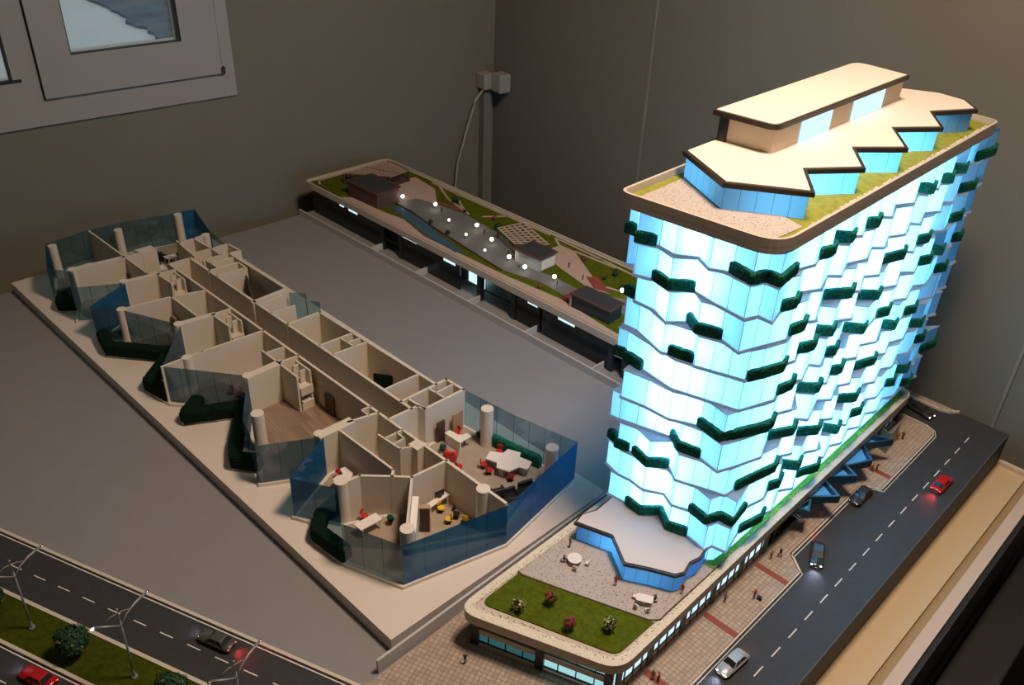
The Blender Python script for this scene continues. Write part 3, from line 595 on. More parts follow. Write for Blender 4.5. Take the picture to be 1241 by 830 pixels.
for j in range(-1, 10):
    z0_ = (TZ+0.5) if j < 0 else ZL[j]+0.9; z1_ = (ZL[0]-0.5) if j < 0 else ZL[j+1]-0.5
    if j == 9: z1_ -= 0.3
    mb = MB(); mb.box(-50.0, 82.6, z0_, -45.0, 83.4, z1_); mb.box(-45.0, 86, z0_, -44.4, 129, z1_); part(mb, 'light_core', m_core, tw)
# roof slab with parapet and terraces
roof = rounded([(-58.2, 78.7), (-37.4, 78.6), (-37.2, 141.2), (-58.0, 142.6)], [1.8, 3.6, 1.6, 2.0])
roof = rounded([(-57.4, 77.6), (-37.2, 79.4), (-37.0, 141.0), (-57.0, 142.2)], [1.6, 3.4, 1.6, 2.0])
mb = MB(); mb.prism(roof, 53.5, 54.3); part(mb, 'roof_slab', m_rim, tw)
ri = offset(roof, -0.35); n = len(roof); mb = MB()
mb.add([(x, y, 54.2) for x, y in roof]+[(x, y, 55.3) for x, y in roof]+[(x, y, 55.3) for x, y in ri]+[(x, y, 54.2) for x, y in ri],
       [(i, (i+1)%n, n+(i+1)%n, n+i) for i in range(n)]+[(n+i, n+(i+1)%n, 2*n+(i+1)%n, 2*n+i) for i in range(n)]+[(2*n+i, 2*n+(i+1)%n, 3*n+(i+1)%n, 3*n+i) for i in range(n)])
part(mb, 'parapet', m_rim, tw)
mb = MB(); mb.prism([p_ for p_ in offset(roof, -0.5)], 54.3, 54.5); part(mb, 'roof_lawn', mat('olive_roof_lawn', (0.24, 0.235, 0.02), 0.95, noise=0.15, nscale=100), tw)
mb = MB(); mb.prism([(-55.6, 79.0), (-54.6, 78.5), (-41, 79.8), (-39.0, 81.8), (-38.6, 86.5), (-55.6, 92)], 54.5, 54.6); part(mb, 'roof_terrace', m_gravel, tw)
mb = MB()
for k in range(230):
    y = 87+k*0.225+random.uniform(-.1, .1); mb.ell((-37.95+random.uniform(-.22, .2), y, 54.65), (random.uniform(.1, .22), random.uniform(.1, .2), random.uniform(.1, .3)), 5, 4)
po = part(mb, 'roof_pebbles', m_pebble, tw); po['kind'] = 'stuff'
PR = [(-56.2,88.3),(-47.3,83.3),(-39.1,88.6),(-43.2,94.2),(-38.8,100.1),(-42.8,105.6),(-38.4,110.9),(-42.9,117.0),(-38.7,122.5),(-42.5,128.1),(-38.7,134.5),(-41.5,137.6),(-45.7,138.2),(-50.3,136.0),(-55.6,130)]
PF = offset(PR, -0.35)
mb = MB(); mb.sheet(PF, 54.4, 57.3, 1.75); part(mb, 'penthouse_glazing', m_pent, tw)
mb = MB(); mb.prism(offset(PR, 0.12), 57.3, 57.85); part(mb, 'penthouse_trim', m_trim, tw)
mb = MB(); mb.prism(offset(PR, -0.38), 57.8, 57.95); part(mb, 'penthouse_roof', m_deck, tw)
mb = MB(); mb.box(-48.5, 91, 54.9, -46.6, 128, 56.8); part(mb, 'light_core', m_core2, tw)
# plant room on top
UB = [(-55.3, 94.7), (-48.5, 95.3), (-48.0, 129.6), (-54.9, 129.8)]
mb = MB(); mb.prism(UB, 57.9, 61.2); part(mb, 'plant_room', mat('plant_room_wall', (0.66, 0.56, 0.44), 0.7), tw)
mb = MB(); mb.prism([(-55.6, 94.3), (-54.5, 94.4), (-54.5, 96), (-55.6, 96)], 57.9, 61.2); part(mb, 'plant_room_corner', m_darkcol, tw)
UR = rounded([(-56.3, 93.6), (-47.8, 94.1), (-47.1, 128.8), (-55.6, 129.6)], [0, 1.6, 0, 2.4])
mb = MB(); mb.prism(UR, 61.15, 61.75); part(mb, 'plant_room_trim', m_trim, tw)
mb = MB(); mb.prism(offset(UR, -0.3), 61.7, 61.85); part(mb, 'plant_room_roof', m_deck, tw)
for y0, y1 in ((101.4, 108.9), (114.8, 123.6)):
    mb = MB(); mb.prism([(-48.42+(y0-95)*0.0146+0.0, y0), (-48.3+(y0-95)*0.0146, y0), (-48.3+(y1-95)*0.0146, y1), (-48.42+(y1-95)*0.0146, y1)], 58.0, 61.0); part(mb, 'plant_room_window', emis('plant_window%d' % y0, (0.50, 0.78, 1.0), 1.5), tw)
# low wing in front of the tower
LWp = [(-56.0,71.3),(-53.6,70.8),(-48.7,72.5),(-44.5,69.9),(-41.6,71.6),(-38.6,73.1),(-38.0,74.4),(-38.4,76.4),(-38.0,78.0),(-38.6,79.6),(-54.0,79.6),(-53.6,76.8),(-53.7,74.6),(-54.3,72.8)]
LWp = [(-53.9,70.9),(-48.7,72.6),(-44.5,69.9),(-41.6,71.6),(-38.6,73.1),(-38.0,74.4),(-38.5,76.4),(-38.1,78.0),(-38.7,81.25),(-54.0,81.25),(-53.6,77.4),(-53.5,74.9),(-54.3,72.9)]
mb = MB(); mb.sheet(offset(LWp, -0.35), TZ, 9.6, 1.75); part(mb, 'low_wing_glazing', m_low, tw)
mb = MB(); mb.prism(LWp, 9.5, 9.95); part(mb, 'low_wing_trim', m_trim, tw)
mb = MB(); mb.prism(offset(LWp, -0.28), 9.9, 10.05); part(mb, 'low_wing_roof', m_deckw, tw)
mb = MB(); mb.box(-52, 76.0, 7.4, -42, 77.0, 9.0); part(mb, 'light_core', m_core3, tw)

# ------------------------------------------------------------------ garden podium model behind
GZ = 7.6
gd = thing('garden_podium_model', 'long low model building with a roof garden and dark glass walls', 'building model', (-120, 128, 0.1))
gs = rounded([(-181.6, 114.1), (-57.8, 114.1), (-57.8, 139.6), (-180.4, 139.6)], [1.6, 0.5, 0.5, 2.6])
mb = MB(); mb.prism(gs, 6.6, GZ); part(mb, 'roof_slab', m_rim, gd)
gi = offset(gs, -0.9); n = len(gs); mb = MB()
mb.add([(x, y, GZ) for x, y in gs]+[(x, y, 8.15) for x, y in gs]+[(x, y, 8.15) for x, y in offset(gs, -0.35)]+[(x, y, GZ) for x, y in offset(gs, -0.35)],
       [(i, (i+1)%n, n+(i+1)%n, n+i) for i in range(n)]+[(n+i, n+(i+1)%n, 2*n+(i+1)%n, 2*n+i) for i in range(n)]+[(2*n+i, 2*n+(i+1)%n, 3*n+(i+1)%n, 3*n+i) for i in range(n)])
part(mb, 'parapet', m_rim, gd)
mb = MB(); mb.prism(gi, GZ, GZ+0.1); part(mb, 'roof_lawn', m_grass, gd)
for x0, x1 in ((-179.3, -151.7), (-144.5, -124.8), (-108.2, -101.0), (-100.4, -82.8), (-79, -60)):
    mb = MB(); mb.box(x0, 114.9, 0.1, x1, 115.3, 6.6); part(mb, 'dark_glass_wall', m_darkglass, gd)
mb = MB(); mb.box(-179.3, 115.0, 0.1, -178.9, 138.6, 6.6); part(mb, 'dark_glass_wall', m_darkglass, gd)
mb = MB(); mb.box(-179.3, 118.4, 0.1, -58.5, 118.7, 6.6); part(mb, 'inner_glass_wall', m_teal, gd)
mb = MB(); mb.box(-179.3, 138.3, 0.1, -58.5, 138.7, 6.6); part(mb, 'rear_wall', m_darkglass, gd)
for x in (-151.4, -118.6, -144.7, -108.4, -82.6, -79.2):
    mb = MB(); mb.box(x-0.6, 114.7, 0.1, x+0.6, 115.8, 6.6); part(mb, 'pier', m_darkcol, gd)
mb = MB(); mb.box(-152, 115.0, 2.9, -82, 115.4, 3.2); part(mb, 'transom', m_darkcol, gd)
for x0, x1, z0_, z1_, y in ((-168, -166.2, 5.6, 6.1, 114.86), (-164.4, -160.9, 5.5, 6.0, 114.86), (-130, -126.2, 5.4, 6.0, 114.86), (-96.2, -91.9, 5.5, 6.1, 114.86), (-104.5, -101.8, 5.6, 5.9, 114.86), (-144, -139, 5.9, 6.1, 114.86)):
    mb = MB(); mb.box(x0, y, z0_, x1, y+0.1, z1_); part(mb, 'lit_window', m_litwin, gd)
mb = MB(); mb.box(-124.4, 117.2, 1.6, -119.4, 117.4, 5.0); part(mb, 'lit_window', m_litwin, gd)
G = GZ+0.1
def flat(poly, name, m, h=0.05, parent=gd, z=None):
    mb = MB(); mb.prism(poly, G if z is None else z, (G if z is None else z)+h); return part(mb, name, m, parent)
flat([(-168, 115.2), (-58.5, 115.2), (-58.5, 116.2), (-84, 116.4), (-99, 118.2), (-112, 117.0), (-126, 116.6), (-138, 116.3), (-148, 118.6), (-154, 117.8), (-166, 117.2)], 'pink_paving', m_pink)
flat([(-156.2, 120.6), (-149.5, 119.4), (-138, 116.9), (-127.8, 116.2), (-126.0, 117.5), (-137, 119.6), (-146, 122.1), (-154, 122.6)], 'pool', m_water, 0.08)
flat([(-156.5, 123.2), (-150.0, 122.9), (-139.0, 121.0), (-125.5, 119.4), (-114.5, 118.2), (-106, 120.2), (-98.6, 119.6), (-92, 121.4), (-86, 123.0), (-62, 123.0), (-62, 127.6), (-90, 127.6), (-98.2, 123.9), (-106, 123.9), (-113, 123.0), (-124.8, 129.4), (-133, 130.5), (-141, 131.2), (-150, 129.9), (-155.5, 128.6)], 'grey_path', m_path, 0.06)
flat([(-166.5, 128), (-157.0, 124.0), (-155.0, 128.8), (-149.5, 130.2), (-157, 136.0), (-166.0, 137.2)], 'pink_paving', m_pink)
flat([(-150.2, 130.9), (-141.5, 131.7), (-141.3, 132.2), (-150.2, 131.9)], 'red_bed', mat('red_bed', (0.20, 0.03, 0.02), 0.9), 0.12)
flat([(-115.2, 131.5), (-114.9, 136.2), (-110.8, 136.2), (-95.0, 127.0), (-93.2, 127.3), (-97.8, 125.8), (-108.6, 128.2)], 'pink_paving', m_pink)
flat([(-101.3, 129.0), (-99.7, 130.8), (-93.6, 127.4), (-97.0, 126.4)], 'wood_deck', m_redpave, 0.1)
for pl in ([(-157, 137.6), (-150, 134.2), (-140.5, 132.0)], [(-151, 137.9), (-146, 134.5), (-141.6, 132.1)], [(-160, 138.0), (-120, 138.1)], [(-118, 138.0), (-104, 137.6), (-88, 136.6), (-62, 137)], [(-137, 133.6), (-133.5, 138)], [(-95.5, 128.8), (-87, 131.2), (-62, 131.6)], [(-118, 137.8), (-112, 133.8)], [(-110.5, 136.2), (-100, 136.8)], [(-178, 116.3), (-179.8, 117.2), (-179.6, 137.6), (-173, 138.2)]):
    mb = MB(); mb.strip(pl, G, G+0.12, 0.55); part(mb, 'path_edge', m_pink, gd)
mb = MB(); mb.strip([(-157, 123.0), (-149.5, 122.5), (-139.0, 120.6), (-125.5, 119.0), (-115, 117.8)], G, G+0.35, 0.2); part(mb, 'path_border', m_brown, gd)
# kiosks
def kiosk(poly, h, wallm, roofm, edgem, label):
    cx = sum(p_[0] for p_ in poly)/4; cy_ = sum(p_[1] for p_ in poly)/4
    k_ = thing('garden_kiosk', label, 'kiosk', (cx, cy_, G), group=None)
    mb = MB(); mb.prism(offset(poly, -0.35), G, G+h-0.3); part(mb, 'wall', wallm, k_)
    mb = MB(); mb.prism(poly, G+h-0.35, G+h); part(mb, 'roof_edge', edgem, k_)
    mb = MB(); mb.prism(offset(poly, -0.5), G+h-0.05, G+h+0.04); part(mb, 'roof_panel', roofm, k_)
    return k_
k1 = kiosk([(-167.8, 117.0), (-156.0, 117.2), (-156.2, 124.6), (-167.4, 124.6)], 4.0, m_brown, m_dkroof, m_brown, 'dark brown box kiosk at the far left end of the roof garden')
k2 = kiosk([(-116.6, 122.6), (-109.0, 122.9), (-109.1, 128.6), (-116.2, 128.6)], 3.2, m_kiosk, m_dkroof, m_brown, 'pale grey kiosk with a dark roof in the middle of the roof garden')
mb = MB(); mb.box(-109.2, 123.6, G+0.3, -109.05, 127.8, G+2.4); part(mb, 'shutter', m_desk, k2)
k3 = kiosk([(-95.6, 117.0), (-85.6, 117.3), (-85.8, 122.0), (-95.4, 121.8)], 3.2, m_darkcol, m_dkroof, m_brown, 'black walled kiosk with a brown roof edge next to the glowing tower')
mb = MB(); mb.box(-95.7, 117.3, G, -95.2, 121.2, G+2.7); part(mb, 'side_wall', m_kiosk, k3)
# pergolas of slats
def pergola(poly, label, slat=0.75, z=G+2.6, cross=True):
    cx = sum(p_[0] for p_ in poly)/4; cy_ = sum(p_[1] for p_ in poly)/4; pg = thing('pergola', label, 'pergola', (cx, cy_, G))
    A_, B_, C_, D_ = [Vector(p_) for p_ in poly]
    mb = MB(); L = (B_-A_).length; k = int(L/slat/(2 if cross else 2.7))
    for i in range(k+1):
        t_ = i/k; p_, q = A_.lerp(B_, t_), D_.lerp(C_, t_); mb.strip([tuple(p_), tuple(q)], z, z+0.1, slat*(0.75 if cross else 1.0))
    part(mb, 'slats', m_pink, pg)
    mb = MB(); k = int((D_-A_).length/(1.1 if cross else 5))
    for i in range(k+1):
        t_ = i/k; mb.strip([tuple(A_.lerp(D_, t_)), tuple(B_.lerp(C_, t_))], z+0.02, z+0.12, 0.35)
    part(mb, 'beams', m_pink if cross else m_brown, pg)
    for p_ in poly:
        mb = MB(); mb.box(p_[0]-0.15, p_[1]-0.15, G, p_[0]+0.15, p_[1]+0.15, z); part(mb, 'post', m_brown, pg)
pergola([(-174.0, 121.0), (-165.0, 128.2), (-165.4, 134.6), (-173.8, 134.6)], 'striped pink slatted pergola behind the dark brown kiosk', 0.42, cross=False)
pergola([(-126.4, 127.9), (-118.6, 125.2), (-113.4, 130.4), (-124.6, 134.2)], 'pink lattice pergola beside the pale grey kiosk', 0.5)
flat([(-174.3, 120.6), (-164.6, 128.0), (-164.8, 135.0), (-174.2, 135.0)], 'dark_deck', m_brown, 0.08)
# garden globe lamps
def glamp_mesh(r=0.42, h=1.5):
    a = MB(); a.tube([(0, 0, 0), (0, 0, h)], 0.07, 6); b = MB(); b.ell((0, 0, h+r*0.8), r, 12, 8); return a, b
GL = [(-156.0, 124.9, 0.5, 'glowing white beside the dark brown roof garden kiosk'), (-147.4, 127.8, 0.5, 'at the red flower bed'), (-138.9, 124.5, 0.33, 'small one nearest the pool tip'), (-132.6, 127.3, 0.5, 'at the upper path edge before the lattice pergola'),
      (-130.8, 122.3, 0.33, 'small one on the lower path edge opposite the lattice pergola'), (-125.1, 124.7, 0.5, 'right below the lattice pergola'), (-122.5, 120.1, 0.28, 'smallest one on the lower path edge'), (-116.6, 121.6, 0.5, 'left of the pale grey kiosk'),
      (-111.2, 120.8, 0.5, 'in front of the pale grey kiosk'), (-104.2, 122.3, 0.5, 'on the path between the pale grey and black kiosks'), (-91.2, 128.2, 0.5, 'behind the black kiosk next to the tower')]
for x, y, r, w_ in GL:
    r *= 0.85
    l_ = thing('globe_lamp', 'globe lamp '+w_, 'lamp', (x, y, G+0.06), group='globe lamps in the roof garden')
    a, b = glamp_mesh(r, 1.0); part(a, 'pole', m_pole, l_, base=(0, 0, 0)); part(b, 'globe', m_globe, l_, base=(0, 0, 0), smooth=True)

# ------------------------------------------------------------------ plants
def leafball(mb, c, r, n, s, mis=(0,), rnd=random):
    for k in range(n):
        v = Vector((rnd.gauss(0, 1), rnd.gauss(0, 1), rnd.gauss(0, 1))).normalized()*(0.55+0.45*rnd.random())
        p_ = Vector((c[0]+v.x*r[0], c[1]+v.y*r[1], c[2]+v.z*r[2])); a = Vector((rnd.gauss(0, 1), rnd.gauss(0, 1), rnd.gauss(0, 1))).normalized(); b = a.cross(v+Vector((0.01, 0, 0))).normalized()
        a = b.cross(v+Vector((.1, .2, .3))*rnd.random()).normalized(); q = s*(0.6+0.8*rnd.random()); mb.cur = rnd.choice(mis)
        mb.add([tuple(p_-a*q-b*q*.6), tuple(p_+a*q-b*q*.6), tuple(p_+a*q*.7+b*q*.7+v*q*.4), tuple(p_-a*q*.7+b*q*.7)], [(0, 1, 2, 3)])
    mb.cur = 0
def bush(name, label, cat, loc, r, h, mats, mis, n=160, s=0.14, group=None, trunk=0.3):
    o = thing(name, label, cat, loc, group=group)
    a = MB(); a.tube([(0, 0, 0), (0.03, 0.02, trunk), (0, 0, trunk+h*0.5)], [r*.14, r*.11, r*.05], 6); part(a, 'trunk', m_bark, o, base=(0, 0, 0))
    b = MB(); leafball(b, (0, 0, trunk+h/2), (r, r, h/2), n, s, mis); [leafball(b, (r*.5*math.cos(q_*2.1+h), r*.5*math.sin(q_*2.1+h), trunk+h*(.3+.15*q_)), (r*.62, r*.62, h*.26), n//4, s*.8, mis) for q_ in range(4) if r > 1.5]; leafball(b, (0, 0, trunk+h*0.35), (r*.7, r*.7, h*.3), n//2, s, mis[:1]); part(b, 'foliage', mats, o, base=(0, 0, 0))
    return o
bush('flowering_shrub', 'cream flowered shrub at the left corner of the podium lawn', 'shrub', (-50.4, 56.6, TZ+0.2), 1.0, 1.7, [m_leafg, m_leafy, m_leafw], (0, 1, 1, 2), 220, 0.13, 'shrubs on the podium lawn')
bush('flowering_shrub', 'shrub with red blossom on top at the rear edge of the podium lawn', 'shrub', (-48.3, 60.3, TZ+0.2), 0.88, 2.0, [m_leafg, m_leafy, m_leafr], (0, 2, 2, 1), 220, 0.13, 'shrubs on the podium lawn')
bush('flowering_shrub', 'all red shrub in the middle of the podium lawn near its front edge', 'shrub', (-44.0, 59.1, TZ+0.2), 0.88, 2.0, [m_leafg, m_leafr], (1, 1, 1, 0), 220, 0.13, 'shrubs on the podium lawn')
bush('flowering_shrub', 'tallest yellow green shrub at the right corner of the podium lawn', 'shrub', (-40.5, 62.5, TZ+0.2), 0.92, 2.2, [m_leafg, m_leafy, m_leafw], (0, 1, 2, 2), 240, 0.13, 'shrubs on the podium lawn')
# trees on the grass verge
bush('verge_tree', 'dark green tree on the grass verge between two street lamps', 'tree', (-87.6, 15.7, 0.35), 2.0, 3.9, [m_leafg, m_leafy], (0,)*14+(1,), 1000, 0.22, 'trees on the grass verge', 0.5)
bush('verge_tree', 'dark green tree cut by the left edge of the photo on the verge', 'tree', (-101.8, 10.6, 0.35), 2.0, 3.9, [m_leafg, m_leafy], (0,)*14+(1,), 1000, 0.22, 'trees on the grass verge', 0.5)
bush('verge_tree', 'dark green tree top at the bottom edge near the black car', 'tree', (-73.2, 21.2, 0.35), 1.9, 3.4, [m_leafg, m_leafy], (0,)*14+(1,), 1000, 0.22, 'trees on the grass verge', 0.4)
# small garden roof shrubs and trees
GB = [(-172.2, 121.6, .9, m_leafg, 'round dark shrub at the left end of the roof garden, nearest the front parapet'), (-175.5, 123.2, 1.0, m_brown, 'brown bush beside the striped pergola'), (-147.0, 134.0, 1.1, m_leafg, 'dark conifer where the cream paths meet near the rear edge'),
      (-134.0, 134.4, .6, m_leafr, 'red shrub on the rear lawn left of the lattice pergola'), (-129.5, 131.2, 1.0, m_leafg, 'dark tree touching the left side of the lattice pergola'), (-104.4, 118.2, .55, m_leafr, 'smaller red shrub on the front lawn strip'),
      (-97.3, 118.6, .75, m_leafr, 'bigger red shrub left of the black kiosk'), (-97.5, 134.0, .7, m_leafg, 'green shrub on the lawn behind the wooden deck'), (-92.4, 129.8, .8, m_leafg, 'green shrub by the globe lamp behind the black kiosk'), (-106.5, 134.2, .6, m_brown, 'brown shrub behind the pink plaza'),
      (-142.0, 121.6, .6, m_leafg, 'green shrub beside the pool on the left'), (-135.3, 120.9, .6, m_leafg, 'green shrub beside the pool on the right'), (-98.0, 131.0, .5, m_brown, 'low brown shrub at the top of the wooden deck')]
for x, y, r, m_, lb in GB:
    bush('garden_shrub', lb, 'shrub', (x, y, G+0.05), r, r*1.7, [m_], (0,), 130, r*0.2, 'shrubs of the roof garden', 0.15)

# ------------------------------------------------------------------ people
def skinmesh(pose):
    J = {'pel': (0, 0, .92), 'chest': (0, 0, 1.28), 'neck': (0, 0.01, 1.46), 'head0': (0, 0.02, 1.55), 'head1': (0, 0.03, 1.70),
         'shL': (.18, 0, 1.38), 'elL': (.25, .0, 1.12), 'haL': (.26, .10, .88), 'shR': (-.18, 0, 1.38), 'elR': (-.25, 0, 1.12), 'haR': (-.26, .10, .88),
         'hiL': (.09, 0, .86), 'knL': (.10, .02, .47), 'anL': (.10, 0, .08), 'toL': (.11, .16, .04), 'hiR': (-.09, 0, .86), 'knR': (-.10, .02, .47), 'anR': (-.10, 0, .08), 'toR': (-.11, .16, .04)}
    if pose == 'walk':
        J.update(knL=(.10, .22, .50), anL=(.10, .28, .10), toL=(.10, .44, .06), knR=(-.10, -.06, .47), anR=(-.10, -.34, .16), toR=(-.10, -.22, .04), elL=(.24, -.14, 1.14), haL=(.24, -.20, .9), elR=(-.24, .12, 1.12), haR=(-.22, .32, 1.0))
    if pose == 'sit':
        for k in ('pel', 'chest', 'neck', 'head0', 'head1', 'shL', 'shR', 'hiL', 'hiR'): J[k] = (J[k][0], J[k][1], J[k][2]-.42)
        J.update(knL=(.12, .42, .50), anL=(.12, .44, .08), toL=(.12, .60, .04), knR=(-.12, .42, .50), anR=(-.12, .44, .08), toR=(-.12, .60, .04), elL=(.25, .12, .74), haL=(.14, .36, .78), elR=(-.25, .12, .74), haR=(-.14, .36, .78))
    if pose == 'reach':
        J.update(elL=(.30, .22, 1.30), haL=(.28, .48, 1.36), elR=(-.30, .18, 1.20), haR=(-.22, .44, 1.24), knL=(.12, .12, .48), anR=(-.12, -.14, .09), toR=(-.12, .02, .04))
    R_ = {'pel': .15, 'chest': .17, 'neck': .07, 'head0': .10, 'head1': .105, 'hiL': .10, 'hiR': .10, 'knL': .07, 'knR': .07, 'anL': .05, 'anR': .05, 'toL': .045, 'toR': .045, 'shL': .07, 'shR': .07, 'elL': .05, 'elR': .05, 'haL': .045, 'haR': .045}
    E_ = [('pel', 'chest'), ('chest', 'neck'), ('neck', 'head0'), ('head0', 'head1'), ('chest', 'shL'), ('shL', 'elL'), ('elL', 'haL'), ('chest', 'shR'), ('shR', 'elR'), ('elR', 'haR'), ('pel', 'hiL'), ('hiL', 'knL'), ('knL', 'anL'), ('anL', 'toL'), ('pel', 'hiR'), ('hiR', 'knR'), ('knR', 'anR'), ('anR', 'toR')]
    ks = list(J); me = bpy.data.meshes.new('tmp'); me.from_pydata([J[k] for k in ks], [(ks.index(a), ks.index(b)) for a, b in E_], []); me.skin_vertices or me.attributes
    o = bpy.data.objects.new('tmp', me); C.objects.link(o); md = o.modifiers.new('s', 'SKIN'); md.use_smooth_shade = True
    for i, k in enumerate(ks): me.skin_vertices[0].data[i].radius = (R_[k], R_[k]); me.skin_vertices[0].data[i].use_root = (k == 'pel')
    o.modifiers.new('d', 'SUBSURF').levels = 1
    dg = bpy.context.evaluated_depsgraph_get(); out = bpy.data.meshes.new_from_object(o.evaluated_get(dg)); bpy.data.objects.remove(o); bpy.data.meshes.remove(me)
    return out, J
POSE = {}
def person(loc, rz, pose, top, legs, label, scale=1.05, holds=None, group=None):
    """a model figure; scale is cm per metre of body height"""
    if pose not in POSE: POSE[pose] = skinmesh(pose)
    src, J = POSE[pose]; me = src.copy(); me.name = 'body'; me.materials.clear()
    for m_ in (m_ppl[legs], m_ppl[top], m_skin, m_hair): me.materials.append(m_)
    hz = J['head0'][2]; pz = J['pel'][2]
    for p_ in me.polygons:
        c = p_.center; low = c.z < pz+0.02 if pose != 'sit' else (c.z < pz-0.04 or c.y > .16 and c.z < pz+.12 and abs(c.x) < .2 and c.z < .62)
        p_.material_index = 0 if low else 1
        if c.z > hz-0.06: p_.material_index = 3 if (c.z > hz+.12 or c.y < -0.01) else 2
        for hk in ('haL', 'haR'):
            if (c-Vector(J[hk])).length < .09: p_.material_index = 2
    for v in me.vertices: v.co = v.co*scale*U
    for p_ in me.polygons: p_.use_smooth = True
    o = bpy.data.objects.new('person', me); C.objects.link(o); o.location = W(*loc); o.rotation_euler = (0, 0, rz); tag(o, label, 'person', group)
    return o
T = TZ+0.14
person((-53.2, 69.6, T), 2.6, 'stand', 'brown', 'dark', 'person in a brown jacket standing at the left corner of the low blue wing')
person((-44.6, 68.8, T), 0.3, 'stand', 'red', 'dark', 'person in a red top standing against the front of the low blue wing')
person((-37.75, 74.0, T), 3.4, 'reach', 'red', 'dark', 'person in a bright red top beside the right end of the low blue wing')
person((-52.85, 49.87, 0.33), 0.8, 'reach', 'dark', 'dark', 'dark figure on the pavement left of the podium')
person((-35.5, 82.4, 0.3), 0.2, 'stand', 'grey', 'dark', 'person in grey walking in the shade along the podium wall')
person((-33.0, 85.9, 0.3), 1.0, 'reach', 'red', 'brown', 'person in a red top bending over a pushchair on the pavement')
person((-34.2, 65.5, 0.3), 2.2, 'reach', 'red', 'dark', 'person in a red top at the bottom edge on the podium pavement')
person((-34.9, 65.2, 0.3), 0.4, 'stand', 'brown', 'dark', 'person in brown behind the red figure at the bottom edge')
person((-35.3, 94.2, 0.3), 1.2, 'stand', 'ochre', 'ochre', 'person in ochre beside the dark ornate entrance')
person((-34.6, 95.6, 0.3), 2.8, 'walk', 'dark', 'dark', 'person in dark clothes walking out from the entrance')
person((-34.7, 107.6, 0.3), 0.0, 'stand', 'pink', 'pink', 'person in pink standing below the blue wedge canopies')
person((-34.0, 124.0, 0.3), 1.5, 'walk', 'ochre', 'brown', 'left person of the ochre pair at the red paving band')
person((-33.5, 124.6, 0.3), 4.2, 'reach', 'brown', 'brown', 'right person of the ochre pair at the red paving band')
person((-34.7, 135.3, 0.3), 0.3, 'walk', 'ochre', 'brown', 'left person of the pair at the far end of the pavement')
person((-34.2, 136.1, 0.3), 3.0, 'stand', 'brown', 'dark', 'right person of the pair at the far end of the pavement')
person((-52.0, 67.0, T), -0.9, 'sit', 'green', 'green', 'person in dark green sitting at the left terrace table', 1.05)
person((-39.35, 70.4, T), 2.2, 'sit', 'green', 'dark', 'person in dark green sitting at the right terrace table', 1.05)
for x, y, rz, c1, lb in ((-145.0, 127.6, .4, 'dark', 'dark figure walking on the grey garden path below the red bed'), (-129.8, 127.0, 1.4, 'brown', 'brown figure on the garden path left of the lattice pergola lamps'), (-102.6, 121.4, 2.2, 'dark', 'dark figure on the garden path left of the black kiosk'),
                         (-119.5, 124.4, 0.6, 'grey', 'grey figure at the left wall of the pale grey kiosk'), (-100.8, 127.4, 1.8, 'brown', 'brown figure beside the red wooden deck'), (-106.4, 129.4, 3.0, 'dark', 'dark figure in the middle of the pink plaza'), (-113.4, 121.4, 2.0, 'ochre', 'ochre figure next to the lamp in front of the pale grey kiosk')):
    person((x, y, G+0.06), rz, 'stand', c1, 'dark', lb, 0.85)
# pushchair
pc = thing('pushchair', 'tiny dark pushchair next to the red figure on the pavement', 'pushchair', (-32.4, 86.3, 0.3))
a = MB(); a.obox(0, 0, 0.35, .55, .35, .3, 0, 1.2); part(a, 'basket', m_blk, pc, base=(0, 0, 0))
for sx in (-1, 1):
    a = MB(); a.tube([(sx*.22, -.2, .12), (sx*.22, .2, .12)], .12, 10); part(a, 'wheels', m_tyre, pc, base=(0, 0, 0))
a = MB(); a.tube([(-.25, 0, .5), (-.55, 0, .95)], .04, 6); part(a, 'handle', m_blk, pc, base=(0, 0, 0))

# terrace tables and chairs
def terr_table(x, y, r, rz, label, sq):
    t_ = thing('terrace_table', label, 'table', (x, y, T), rz, 'white tables on the gravel terrace')
    a = MB()
    if sq: a.prism(rounded([(-r*1.2, -r*.7), (r*1.2, -r*.7), (r*1.2, r*.7), (-r*1.2, r*.7)], .3), .78, .86)
    else: a.cyl(0, 0, .78, .86, r, 20)
    part(a, 'tabletop', m_desk, t_, base=(0, 0, 0)); a = MB(); a.tube([(0, 0, 0.02), (0, 0, .78)], .07); a.cyl(0, 0, 0, .05, .3, 12); part(a, 'pedestal', m_desk, t_, base=(0, 0, 0))
terr_table(-50.9, 67.9, .98, 0, 'round white table on the left of the gravel terrace', False)
terr_table(-40.2, 69.2, .9, .5, 'oblong white table on the right of the gravel terrace', True)
def chair_parts(t_, m_, s=1.0, leg=None):
    a = MB(); a.box(-.28*s, -.28*s, .42*s, .28*s, .28*s, .5*s); part(a, 'seat', m_, t_, base=(0, 0, 0), bevel=.04)
    a = MB(); a.box(-.28*s, -.30*s, .5*s, .28*s, -.22*s, 1.0*s); part(a, 'backrest', m_, t_, base=(0, 0, 0), bevel=.04)
    for dx in (-1, 1):
        for dy in (-1, 1):
            a = MB(); a.box(dx*.24*s-.03, dy*.24*s-.03, 0, dx*.24*s+.03, dy*.24*s+.03, .42*s); part(a, 'leg', leg or m_, t_, base=(0, 0, 0))
c0 = None
TC = [(-49.4, 68.8, 1.9, 'white chair on the right of the round terrace table'), (-50.0, 66.9, 0.5, 'white chair in front of the round terrace table'), (-52.0, 67.0, -0.9, 'white chair under the seated person at the round terrace table'),
      (-40.4, 67.7, 0.2, 'white chair in front of the oblong terrace table on its left'), (-39.0, 68.3, 0.9, 'white chair in front of the oblong terrace table on its right'), (-41.5, 68.9, -1.4, 'white chair at the left end of the oblong terrace table'), (-39.35, 70.4, 2.2, 'white chair under the seated person at the oblong terrace table')]
